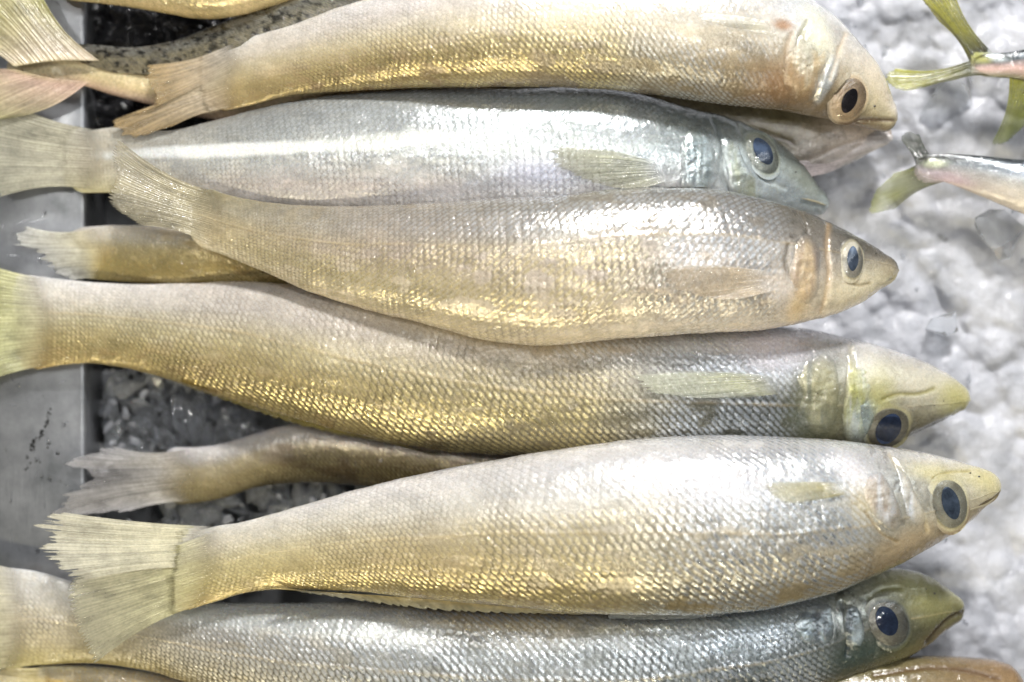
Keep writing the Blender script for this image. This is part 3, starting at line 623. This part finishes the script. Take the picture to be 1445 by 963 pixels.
r = thing("whiting_fish", "plump pale silver whiting at the front with yellow tail base and almond-shaped pupil", "fish", WG)
F_st = [(262,752,242,870),(310,742,300,850),(350,735,345,836),(420,715,420,831),(500,692,500,834),(600,668,590,843),(700,648,690,853),(800,632,790,861),(900,620,890,866),(1000,615,1000,863),(1080,616,1090,855),(1160,620,1170,836),(1230,628,1230,812),(1290,637,1290,783),(1340,648,1340,754),(1378,660,1374,730),(1399,668,1394,712),(1415,677,1408,708)]
fF = fish_body("F", F_st, [.0235,.026,.029,.032,.034,.034,.033,.030,.025], cap=15, thick=.33,
    table=[[(210,206,200),(205,196,175),(200,188,140),(192,176,110),(175,150,75)],[(218,214,216),(206,200,190),(192,178,145),(182,160,105),(150,126,66)],[(214,212,216),(204,201,200),(188,178,156),(174,160,124),(138,120,70)],[(208,208,212),(200,202,204),(182,182,178),(170,158,132),(138,122,84)],[(220,215,210),(214,208,188),(205,197,168),(190,176,146),(158,136,105)]],
    us=(0,.3,.55,.8,1), metal=[[0,.05,.1,.15,.35],[0,.05,.1,.25,.6],[.1,.2,.3,.3,.6],[.45,.65,.7,.55,.5],[.05,.05,.1,.1,.05]], rows=28, seed=19, parent=r, headx=1210, scale_amp=1.4, lateral=((0,.4,.6,.85),(.5,.47,.50,.56)), spots=.06,
    blobs=[(1385,670,34,22,30,(200,190,130),.7,.0,.2,1.1),(1310,665,50,14,10,(208,196,120),.5,.0,.1,1.2),(1205,700,26,30,-25,(205,185,130),.5,.1,0,1.2),(1265,760,60,18,-28,(165,146,116),.6,.05,0,1.2),(1190,660,34,20,40,(238,234,236),.6,.15,.5,1.3),(1010,680,70,30,0,(222,222,232),.4,.3,.1,1)],
    grooves=[([(1247,640),(1262,670),(1282,710),(1296,745)],3.5,.5,(185,165,120),.4),([(1410,694),(1396,704),(1378,712)],2.5,.5,(110,95,60),.75),([(1306,672),(1330,664),(1362,664)],2.5,.3,(165,150,60),.5),([(1205,715),(1228,745),(1252,758)],2.5,.4,(130,110,70),.6)])
plate("gill_cover", fF, [(1215,662),(1232,650),(1252,672),(1268,705),(1276,738),(1262,752),(1240,742),(1222,715),(1210,688)], 1.0, ((225,226,230),(190,170,150)), metal=.5, seed=29, rough_h=.0005)
plate("cheek", fF, [(1262,655),(1276,662),(1292,695),(1306,735),(1298,748),(1286,742),(1272,705)], .6, ((225,230,238),(215,210,200)), metal=.45, seed=30, rough_h=.0003)
eye(fF, 1340,711, 28,35, -24, 15,24,-22, -1,-1, (208,200,160),(206,202,182), PUP_GREY, point=.12, h=2.2)
fin("pectoral_fin", r, [(1196,682),(1202,696)], [(1078,680),(1080,690),(1110,710),(1150,706)], .047,.047, 14, (205,192,120),(215,212,180), .55,.30, .1, drape=fF.map, fs=fF, afade=.18, blend=.4, bend=-.10, lift=.0009, seed=23, ray=.0003)
fin("dorsal_fin", r, [(380,831),(600,845),(828,864)], [(420,836),(620,862),(822,868)], .030,.0275, 26, (165,145,85),(170,165,140), .92,.7, .25, seed=24, ray=.0002, nr=14)
fin("dorsal_fin", r, [(858,866),(960,865),(1125,846)], [(858,874),(960,875),(1100,858)], .031,.0285, 10, (110,112,110),(95,100,105), .92,.8, .2, seed=25, ray=.0003, nr=14)
fT = fin("tail_fin", r, 60, [(120,792),(96,830),(104,876),(132,938)], None, .0205, 26, (200,194,140),(186,182,158), .99,.6, .05, seed=26, ray=.0004, fs=fF, drape=fF.map, lift=.0005, afade=.28, blend=.5)
fin("tail_fin", r, [(310,744),(296,768),(286,800)], [(66,720),(44,738),(58,762),(48,778),(70,800),(100,826)], None, .0195, 24, (222,216,184),(226,222,204), .95,.7, .05, seed=27, ray=.0003, ragged=.18, bend=.1, fs=fF, drape=fF.map, lift=.0002, afade=.25, blend=.5)

for fs_, pts in ((fF, ((1381,673,1.6,1.0),(1369,668,1.1,.8))), (fD, ((1330,566,1.6,1.0),(1318,572,1.2,.8))), (fI, ((1318,838,1.6,1.1),(1306,832,1.2,.9))), (fA, ((1234,150,1.5,1.0),)), (fB, ((1122,243,1.6,1.0),)), (fC, ((1236,358,1.2,.8),))):
    for (x, y, a, b) in pts:
        p_, n_ = surf(fs_, x, y); dome("nostril", NOSTRIL, Matrix.Translation(p_ + n_ * .00012), a * S * 1.3, b * S * 1.3, .00012, fs_.root, nr=4, na=16)
for fs_, pl in ((fF, [(1404,703),(1392,712),(1374,718),(1362,722)]), (fC, [(1264,394),(1250,400),(1236,402)]), (fB, [(1166,290),(1148,284),(1130,280)])):
    q_, _ = spline(pl, 14); V = []; w_ = np.sin(np.linspace(.25, 3.0, 14)) * 1.6
    for (x, y), w in zip(q_, w_):
        for k in (-1, 0, 1):
            z = float(sample(fs_.map, x, y + k * w, .01)) + (.00035 if k == 0 else .0001); X, Y = world_xy(x, y + k * w, z); V.append((X, Y, z))
    make_mesh("mouth", V, grid_faces(14, 3), LIP, fs_.root)

# --- other fish at the edges of the picture
r = thing("scad_fish", "forked green-yellow tail of a dark-backed fish on the ice in the upper right corner", "fish", "scad at the right edge")
fO = fish_body("O", [(1374,76,1376,110),(1400,78,1400,108),(1430,74,1430,110),(1480,62,1480,125),(1560,40,1560,160),(1700,20,1700,185),(1850,60,1850,150),(1900,95,1900,110)], [.014,.016,.018,.018,.014], thick=.34,
    table=[[(30,38,45),(60,72,80),(200,160,150),(110,108,60)],[(30,42,55),(70,90,105),(220,190,180),(170,150,130)]], us=(0,1), metal=[[.4,.3,.1,0],[.4,.6,.5,.2]], scale_amp=0, seed=40, parent=r, step=3,
    blobs=[(1385,84,14,6,0,(205,205,120),.8,.2,.3,1.5),(1406,82,14,6,10,(220,228,228),.8,.6,.3,1.5)])
fin("tail_fin", r, [(1400,74),(1376,84),(1372,96)], [(1345,-14),(1318,-18),(1298,-16),(1322,28)], .0165,.0145, 16, (28,30,26),(180,176,40), .95,.7, .05, seed=41, ray=.0003, ray_dark=.3, fs=fO)
fin("tail_fin", r, [(1374,84),(1378,96),(1400,108)], [(1258,96),(1247,112),(1258,122),(1345,114)], .0165,.0130, 14, (36,38,32),(178,178,50), .95,.6, .05, seed=42, ray=.0003, ray_dark=.3, fs=fO)
fin("anal_fin", r, [(1425,108),(1470,118)], [(1398,205),(1412,205),(1445,180)], .015,.011, 12, (150,148,40),(120,130,60), .85,.45, .05, seed=43, ray=.0003, ray_dark=.3)
r = thing("scad_fish", "pale-bellied fish with dark back at the right edge, below the green tail", "fish", "scad at the right edge")
fP = fish_body("P", [(1292,220,1296,250),(1330,218,1330,256),(1380,220,1380,275),(1445,226,1445,302),(1540,225,1540,330),(1680,235,1680,345),(1800,270,1800,320),(1840,292,1840,300)], [.012,.015,.018,.018,.014], thick=.34,
    table=[[(55,60,62),(100,105,105),(150,140,150),(165,150,145)],[(35,50,62),(140,152,165),(216,206,190),(222,208,192)]], us=(0,.3), metal=[[.3,.3,.1,0],[.4,.5,.2,.1]], scale_amp=0, seed=44, parent=r, step=3,
    blobs=[(1318,232,18,6,0,(215,222,190),.7,.3,.3,1.5),(1345,255,30,8,15,(190,160,170),.45,.1,0,1.3)])
fin("tail_fin", r, [(1312,218),(1296,226),(1292,236)], [(1298,190),(1280,186),(1272,192),(1288,216)], .0145,.0120, 10, (45,48,48),(85,90,75), .95,.5, .05, seed=45, ray=.0003, fs=fP)
fin("tail_fin", r, [(1294,232),(1298,244),(1335,256)], [(1262,244),(1232,276),(1226,300),(1262,296)], .0145,.0100, 14, (60,62,40),(165,168,80), .85,.35, .05, seed=46, ray=.0003, fs=fP)

r = thing("whiting_fish", "cut-off fish in the upper left corner, its forked yellowish tail spread off the edge", "fish", "fish at the left edge")
fL = fish_body("L", [(10,80,10,112),(60,79,60,116),(112,80,112,120),(160,86,160,134),(215,95,215,150),(300,92,300,170),(420,80,420,170),(560,60,560,150),(700,60,700,130),(760,80,760,100)], [.008,.009,.010,.010,.009], thick=.28,
    table=[[(215,195,170),(225,208,160),(222,200,150),(205,170,150)],[(200,180,150),(225,195,130),(225,195,140),(190,150,110)]], us=(0,1), metal=[[0,.1,.1,0],[.1,.3,.3,.1]], rows=20, seed=47, parent=r, step=2.5, scale_amp=.6)
fin("tail_fin", r, [(140,86),(75,86),(20,94)], [(52,-20),(-10,-50),(-70,50)], .0128,.014, 22, (205,188,172),(168,166,98), .97,.85, .05, seed=48, ray=.0004, drape=fL.map, lift=.0003, fs=fL)
fin("tail_fin", r, [(125,116),(70,110),(20,98)], [(8,168),(-40,170),(-80,110)], .0128,.012, 20, (212,178,168),(188,184,140), .97,.85, .05, seed=49, ray=.0004, drape=fL.map, lift=.0003, fs=fL)

r = thing("whiting_fish", "golden-flanked fish running out of the picture along the top left edge", "fish", "fish at the top edge")
fM = fish_body("M", [(60,-100,60,-6),(110,-104,110,2),(180,-106,180,10),(240,-106,240,20),(290,-106,290,27),(340,-106,340,22),(400,-100,400,4),(470,-90,470,-20),(560,-70,560,-40),(600,-60,600,-52)], [.012,.016,.019,.018,.012], thick=.30,
    table=[[(225,205,165),(232,215,170),(236,220,175),(222,195,130)],[(225,208,175),(232,216,175),(236,222,178),(220,190,130)]], us=(0,1), metal=[[.2,.4,.4,.3],[.2,.4,.4,.3]], rows=18, seed=50, parent=r, step=2.5, scale_amp=.8)
r = thing("mottled_fish", "dark grey mottled fish back behind the top whiting near the upper left", "fish", "fish at the top edge")
fN = fish_body("N", [(90,60,100,84),(135,64,150,100),(185,68,198,106),(240,60,262,106),(300,38,340,98),(380,6,420,84),(470,-26,520,54),(600,-60,640,30),(760,-90,780,-10),(840,-90,850,-50)], [.010,.013,.015,.017,.016], thick=.34,
    table=[[(92,88,76),(112,106,90),(124,116,98)],[(90,90,82),(118,116,106),(136,132,122)]], us=(0,1), metal=[[.1,.1,.1],[.1,.1,.1]], rows=26, seed=51, parent=r, step=2.2, scale_amp=1.2, spots=.85)
r = thing("brown_fish", "rusty brown fish snout cut off by the bottom edge at the right", "fish", "fish at the bottom edge")
fJ = fish_body("J", [(900,985,900,1150),(1020,972,1020,1160),(1120,956,1120,1150),(1180,938,1180,1140),(1240,929,1240,1130),(1310,926,1310,1110),(1370,928,1370,1090),(1410,932,1405,1070),(1432,942,1425,1050),(1444,960,1436,1035),(1450,985,1446,1010)], [.010,.013,.014,.014,.012], thick=.3,
    table=[[(110,100,60),(120,95,60),(110,80,50)],[(125,118,75),(150,105,60),(150,100,60)],[(150,120,85),(180,130,85),(165,115,80)]], us=(0,.55,1), metal=[[0,0],[0,0]], scale_amp=0, seed=52, parent=r, step=2.2, spots=.15,
    grooves=[([(1225,945),(1300,936),(1360,940),(1400,950)],3,.4,(90,60,35),.6)])
r = thing("whiting_fish", "thin golden tail end cut off by the bottom left corner", "fish", "fish at the bottom edge")
fK = fish_body("K", [(20,946,20,990),(60,940,60,1000),(110,938,110,1010),(180,944,180,1030),(280,960,280,1060),(420,985,420,1090),(600,1010,600,1090),(700,1040,700,1060)], [.006,.008,.008,.008], thick=.3,
    table=[[(225,205,130),(200,160,70),(150,110,50)],[(190,150,80),(170,130,60),(140,100,50)]], us=(0,.5), metal=[[.4,.4,.2],[.4,.4,.2]], rows=18, seed=53, parent=r, step=2.5)
fin("tail_fin", r, 46, [(14,938),(-20,960),(-10,1010)], None, .009, 14, (225,210,150),(205,190,140), .95,.8, .08, seed=54, ray=.0003, fs=fK, drape=fK.map, lift=.0003, afade=.28, blend=.5)

# ------------------------------------------------------------------ metal tray
def steel_material():
    m, nt, p = new_mat("brushed_steel"); L = nt.links.new
    g = N(nt, "ShaderNodeNewGeometry"); mp = N(nt, "ShaderNodeMapping"); mp.inputs["Scale"].default_value = (1, .06, 1); L(g.outputs["Position"], mp.inputs[0])
    n = noise_node(nt, 2600, 3, .6, vec=mp.outputs[0]); n2 = noise_node(nt, 90, 4, .6); n3 = noise_node(nt, 1400, 2, .5)
    r = ramp(nt, n2.outputs[0], [(.3, (.20, .21, .22)), (.7, (.40, .41, .43))]); L(r.outputs[0], p.inputs["Base Color"])
    p.inputs["Metallic"].default_value = .75
    L(math_n(nt, 'MULTIPLY_ADD', n.outputs[0], .25, .26), p.inputs["Roughness"])
    L(bump(nt, n.outputs[0], .00003, 1, bump(nt, n3.outputs[0], .00006, .6)), p.inputs["Normal"])
    p.inputs["Coat Weight"].default_value = .4; p.inputs["Coat Roughness"].default_value = .1
    return m
STEEL = steel_material()
def extr(name, prof, y0, y1, mat, parent, ny=2):
    prof = np.array(prof, float); n = len(prof); V = []
    for y in np.linspace(y0, y1, ny):
        for (x, z) in prof: V.append((x, y, z))
    F = grid_faces(ny, n, wrap=True)
    return make_mesh(name, V, F, mat, parent)
tr = thing("metal_tray", "scratched grey steel display tray whose flat rim shows at the left edge", "tray")
xr = world_xy(121, 0, .004)[0]
def arc(cx, cz, r, a0, a1, n=6): return [(cx + r * math.cos(math.radians(a)), cz + r * math.sin(math.radians(a))) for a in np.linspace(a0, a1, n)]
extr("rim", [(-.24, .004)] + arc(xr - .0016, .0024, .0016, 90, 0) + [(xr, -.026), (xr - .0015, -.026)] + arc(xr - .0035, .0005, .0018, 0, 90, 4) + [(-.24, .0023)], -.30, .30, STEEL, tr)
extr("tray_floor", [(xr - .001, -.017), (.45, -.017), (.45, -.0185), (xr - .001, -.0185)], -.30, .30, STEEL, tr)
# scratches and dirt on the rim
V, F = [], []
rg = random.Random(5)
SCR = simple("scratch_bare_metal", (.75, .76, .78), .25, metal=.9)
for i in range(26):
    px, py = rg.uniform(2, 100), rg.choice([rg.uniform(530, 780), rg.uniform(300, 370)]); a = rg.gauss(1.0, .7); l = rg.uniform(3, 16); w = rg.uniform(.4, .9)
    if not (282 < py < 790): continue
    cx, cy = math.cos(a), math.sin(a); b = len(V)
    for (u, v) in ((-l, 0), (0, -w), (l, 0), (0, w)):
        X, Y = world_xy(px + cx * u - cy * v, py - cy * u - cx * v, .0042); V.append((X, Y, .00415))
    F.append((b, b + 1, b + 2, b + 3))
make_mesh("scratch", V, F, SCR, tr, smooth=False)['kind'] = "stuff"
DIRT = simple("black_dirt", (.012, .012, .013), .6)
V, F = [], []
for (x0, y0, x1, y1, n) in ((70,575,66,600,16),(60,608,52,622,18),(50,622,42,632,16),(48,632,36,648,12),(42,652,36,662,8),(68,622,68,634,5),(52,648,53,652,5),(66,598,60,610,7)):
    for k in range(n):
        t = rg.random(); px = x0 + (x1 - x0) * t + rg.gauss(0, 1.6); py = y0 + (y1 - y0) * t + rg.gauss(0, 1.6); rr = rg.uniform(.5, 1.7); b = len(V)
        m = 7; a0 = rg.random() * 6
        for q in range(m):
            r_ = rr * rg.uniform(.6, 1.25); X, Y = world_xy(px + r_ * math.cos(a0 + q / m * 6.283), py + r_ * 1.2 * math.sin(a0 + q / m * 6.283), .0042); V.append((X, Y, .0042 + k * 1e-6))
        for q in range(1, m - 1): F.append((b, b + q, b + q + 1, b + q + 1))
me = bpy.data.meshes.new("dirt_mark"); me.from_pydata(V, [], [f[:3] for f in F]); me.materials.append(DIRT)
o = bpy.data.objects.new("dirt_mark", me); COL.objects.link(o); o.parent = tr; o['kind'] = "stuff"

DROP = CORNEA
V, F = [], []
for i in range(60):
    px, py = rg.uniform(-20, 112), rg.uniform(280, 800); rr = rg.uniform(.8, 3.2) * S; X, Y = world_xy(px, py, .004); b = len(V); V.append((X, Y, .004 + rr * .7))
    for q in range(1, 5):
        a = q / 4 * math.pi / 2
        for k in range(12): V.append((X + rr * math.sin(a) * math.cos(k * .5236), Y + rr * math.sin(a) * math.sin(k * .5236) * 1.2, .0041 + rr * .7 * math.cos(a)))
    F += [(b, b + 1 + k, b + 1 + (k + 1) % 12) for k in range(12)]
    for q in range(3): F += [(b + 1 + q * 12 + k, b + 13 + q * 12 + k, b + 13 + q * 12 + (k + 1) % 12, b + 1 + q * 12 + (k + 1) % 12) for k in range(12)]
me = bpy.data.meshes.new("water_drops"); me.from_pydata(V, [], F); me.materials.append(simple("water", (1, 1, 1), .02, trans=1.0, ior=1.33)); me.polygons.foreach_set("use_smooth", [True] * len(F))
o = bpy.data.objects.new("water_drops", me); COL.objects.link(o); o.parent = tr; o['kind'] = "stuff"

# ------------------------------------------------------------------ crushed ice
def ice_material():
    m, nt, p = new_mat("crushed_ice"); L = nt.links.new
    n1 = noise_node(nt, 60, 4, .6); n2 = noise_node(nt, 420, 4, .6); n3 = noise_node(nt, 1500, 2, .6)
    r = ramp(nt, n1.outputs[0], [(.34, (.36, .37, .40)), (.60, (.54, .55, .59))]); L(r.outputs[0], p.inputs["Base Color"])
    p.inputs["Subsurface Weight"].default_value = .6; p.inputs["Subsurface Radius"].default_value = (1, 1, 1); p.inputs["Subsurface Scale"].default_value = .004
    L(math_n(nt, 'MULTIPLY_ADD', n2.outputs[0], .4, .08), p.inputs["Roughness"]); p.inputs["IOR"].default_value = 1.31
    p.inputs["Coat Weight"].default_value = .7; p.inputs["Coat Roughness"].default_value = .05; p.inputs["Coat IOR"].default_value = 1.33
    b = bump(nt, n2.outputs[0], .0006, .8); L(b, p.inputs["Normal"]); n5 = noise_node(nt, 260, 2, .5); L(bump(nt, n5.outputs[0], .0011, 1, b), p.inputs["Coat Normal"])
    return m
ICE = ice_material()
def clear_ice():
    m, nt, p = new_mat("clear_wet_ice"); L = nt.links.new
    p.inputs["Base Color"].default_value = (.93, .95, .98, 1); p.inputs["Transmission Weight"].default_value = .88; p.inputs["IOR"].default_value = 1.31
    n2 = noise_node(nt, 300, 3, .6); L(math_n(nt, 'MULTIPLY_ADD', n2.outputs[0], .12, -.02), p.inputs["Roughness"])
    L(bump(nt, noise_node(nt, 300, 3, .6).outputs[0], .00018, .8), p.inputs["Normal"])
    return m
CLEAR = clear_ice()
# bed: height field of packed rounded lumps
st = 3.0
gx = np.arange(-160, 1620, st); gy = np.arange(-160, 1120, st)
PX, PY = np.meshgrid(gx, gy, indexing='ij')
base = -.017 + .014 * sstep(760, 1080, PX) + (fbm(PX / 160, PY / 160, 3, 5) - .5) * .010
base = base - .012 * (1 - sstep(124, 150, PX))
Hh = base.copy()
g = np.random.default_rng(21)
for i in range(5200):
    x = g.uniform(120, 1600) if i % 3 else g.uniform(1050, 1600); y = g.uniform(-150, 1110); rr = 6 + 34 * g.random() ** 2.2
    i0, i1 = int((x - rr + 160) / st), int((x + rr + 160) / st) + 2; j0, j1 = int((y - rr + 160) / st), int((y + rr + 160) / st) + 2
    i0, j0 = max(0, i0), max(0, j0)
    if i0 >= i1 or j0 >= j1 or i0 >= len(gx) or j0 >= len(gy): continue
    a = g.random() * 3.14; e = g.uniform(.6, 1.0); sx, sy = PX[i0:i1, j0:j1] - x, PY[i0:i1, j0:j1] - y
    dx = (sx * math.cos(a) + sy * math.sin(a)) / rr; dy = (-sx * math.sin(a) + sy * math.cos(a)) / (rr * e)
    q = 1 - (np.abs(dx) ** 2.6 + np.abs(dy) ** 2.6)
    cz = base[i0:i1, j0:j1].mean() if Hh[i0:i1, j0:j1].size else 0
    tilt = (dx * g.normal() + dy * g.normal()) * .22
    z = cz - rr * S * .28 + rr * S * (.62 * np.sqrt(np.clip(q, 0, 1)) + tilt * .5)
    Hh[i0:i1, j0:j1] = np.where(q > 0, np.maximum(Hh[i0:i1, j0:j1], z), Hh[i0:i1, j0:j1])
for _ in range(2):
    e = np.pad(Hh, 1, mode='edge'); Hh = (e[:-2, 1:-1] + e[2:, 1:-1] + e[1:-1, :-2] + e[1:-1, 2:] + 4 * Hh) / 8
Hh += (fbm(PX / 14, PY / 14, 3, 7) - .5) * .0011
X, Y = world_xy(PX, PY, Hh); keep = gx > 700
ii = np.where(keep)[0]; sl = slice(ii[0], None)
o = make_mesh("ice_bed", np.stack([X, Y, Hh], -1)[sl].reshape(-1, 3), grid_faces(len(gx[sl]), len(gy)), ICE)
tag(o, "packed white crushed ice under and around the fish", "ice", kind="stuff"); del o['category']; o['category'] = "ice"
ICEMAP = (gx, gy, Hh)
def ice_h(px, py):
    i = int(np.clip((px + 160) / st, 0, len(gx) - 1)); j = int(np.clip((py + 160) / st, 0, len(gy) - 1)); return Hh[i, j]
# loose fragments
def chunk(rg, r, sub=1, flat=.7):
    """angular ice chip: convex hull of a few random points, its sharpest corners melted off"""
    import bmesh
    bm = bmesh.new(); n = 12 + 3 * sub
    ax = (rg.uniform(.9, 1.5), rg.uniform(.5, .9), rg.uniform(.45, .85) * flat)
    for _ in range(n):
        v = Vector((rg.gauss(0, 1), rg.gauss(0, 1), rg.gauss(0, 1))).normalized() * rg.uniform(.8, 1.05)
        bm.verts.new((v.x * ax[0] * r, v.y * ax[1] * r, v.z * ax[2] * r))
    ret = bmesh.ops.convex_hull(bm, input=bm.verts[:])
    bmesh.ops.delete(bm, geom=[e for e in ret["geom_interior"] if isinstance(e, bmesh.types.BMVert)], context='VERTS')
    bmesh.ops.bevel(bm, geom=bm.edges[:], offset=r * .05, segments=1, affect='EDGES', profile=.5, clamp_overlap=True)
    bm.verts.index_update()
    V = [v.co.copy() for v in bm.verts]; F = [tuple(l.index for l in f.verts) for f in bm.faces]; bm.free(); return V, F
rg = random.Random(12)
def fragments(name, n, sampler, mat, label, rmin, rmax, sub=1):
    V, F = [], []
    for i in range(n):
        px, py, dz = sampler(); r_ = (rmin + (rmax - rmin) * rg.random() ** 2.2) * S
        vs, fs_ = chunk(rg, r_, sub); z = ice_h(px, py) + dz; x, y = world_xy(px, py, z)
        M = Matrix.Rotation(rg.random() * 6.28, 3, 'Z') @ Matrix.Rotation(rg.gauss(0, .5), 3, 'X'); b = len(V)
        V += [tuple(M @ v + Vector((x, y, z + r_ * .15))) for v in vs]; F += [tuple(b + k for k in f) for f in fs_]
    me = bpy.data.meshes.new(name); me.from_pydata(V, [], F); me.materials.append(mat); me.polygons.foreach_set("use_smooth", [False] * len(F))
    o = bpy.data.objects.new(name, me); COL.objects.link(o); tag(o, label, "ice", kind="stuff")
    return o
fragments("ice_fragments", 60, lambda: (rg.uniform(1130, 1560), rg.uniform(-60, 1040), 0.0), CLEAR, "scattered clear wet ice splinters lying on the packed ice at the right", 3, 16)
fragments("ice_fragments", 220, lambda: (rg.uniform(128, 640), rg.uniform(520, 780), .009), ICE, "pale crumbs of ice among the clear pieces in the left gaps", 3, 13)
def gap():
    k = rg.random()
    if k < .45: return rg.uniform(128, 420), rg.uniform(520, 640), rg.uniform(.001, .009)
    if k < .85: return rg.uniform(230, 640), rg.uniform(670, 780), rg.uniform(.001, .009)
    return rg.uniform(128, 260), rg.uniform(20, 180), .001
fragments("ice_fragments", 800, gap, CLEAR, "clear and grey crushed ice in the shaded gaps between the fish at the left", 6, 34)
ICG = "large lumps of ice"
AMBER = None
for (px, py, r_, z, lab) in ((1410,330,46,.004,"big rounded milky ice lump at the right edge, below the pale-bellied scad"),
                             (1330,460,30,.004,"smoky grey ice lump to the right of the middle fish heads"),
                             (1330,150,44,.000,"large translucent ice lump under the forked green tail"),
                             (1180,50,36,-.002,"pale ice lump beside the head of the top whiting"),
                             (160,540,22,.002,"small glassy ice lump beside the steel rim, just under the golden flank"),
                             (450,705,28,.004,"clear wedge of ice between the split white tail and the front whiting"),
                             (300,700,20,.000,"dark clear ice lump in the gap beside the split white tail")):
    vs, fs_ = chunk(rg, r_ * S, 2, .9); zz = ice_h(px, py) + z; x, y = world_xy(px, py, zz)
    me = bpy.data.meshes.new("ice_lump"); me.from_pydata([tuple(v) for v in vs], [], fs_); me.materials.append(CLEAR); me.polygons.foreach_set("use_smooth", [False] * len(fs_))
    o = bpy.data.objects.new("ice_lump", me); COL.objects.link(o); o.location = (x, y, zz + .001); o.rotation_euler = (0, 0, rg.random() * 6)
    tag(o, lab, "ice lump", ICG)

# black crumpled liner standing in for the dark hollow at the upper left
FILLER = simple("black_wet_filler", (.018, .018, .02), .22, coat=.8, bumpamt=.0006, bscale=220)
gx2 = np.linspace(85, 330, 70); gy2 = np.linspace(-20, 200, 64); QX, QY = np.meshgrid(gx2, gy2, indexing='ij')
qz = -.006 + .010 * np.abs(fbm(QX / 40, QY / 26, 3, 3) - .5) * 2 - .004 * np.abs(fbm(QX / 20, QY / 20, 2, 8) - .5) * 2
X, Y = world_xy(QX, QY, qz)
o = make_mesh("hollow_filler", np.stack([X, Y, qz], -1).reshape(-1, 3), grid_faces(70, 64), FILLER)
tag(o, "crumpled wet black liner standing in for the dark hollow between the fish at the upper left", "filler")

# ------------------------------------------------------------------ put every root at its thing's base
for e in ROOTS:
    b = None
    for ch in e.children:
        n = len(ch.data.vertices)
        if b is None or n > b[0]: b = (n, ch)
    co = np.empty(b[0] * 3, np.float32); b[1].data.vertices.foreach_get("co", co); co = co.reshape(-1, 3)
    c = Vector(((co[:, 0].min() + co[:, 0].max()) / 2, (co[:, 1].min() + co[:, 1].max()) / 2, co[:, 2].min()))
    e.location = c
    for ch in e.children: ch.location = -c
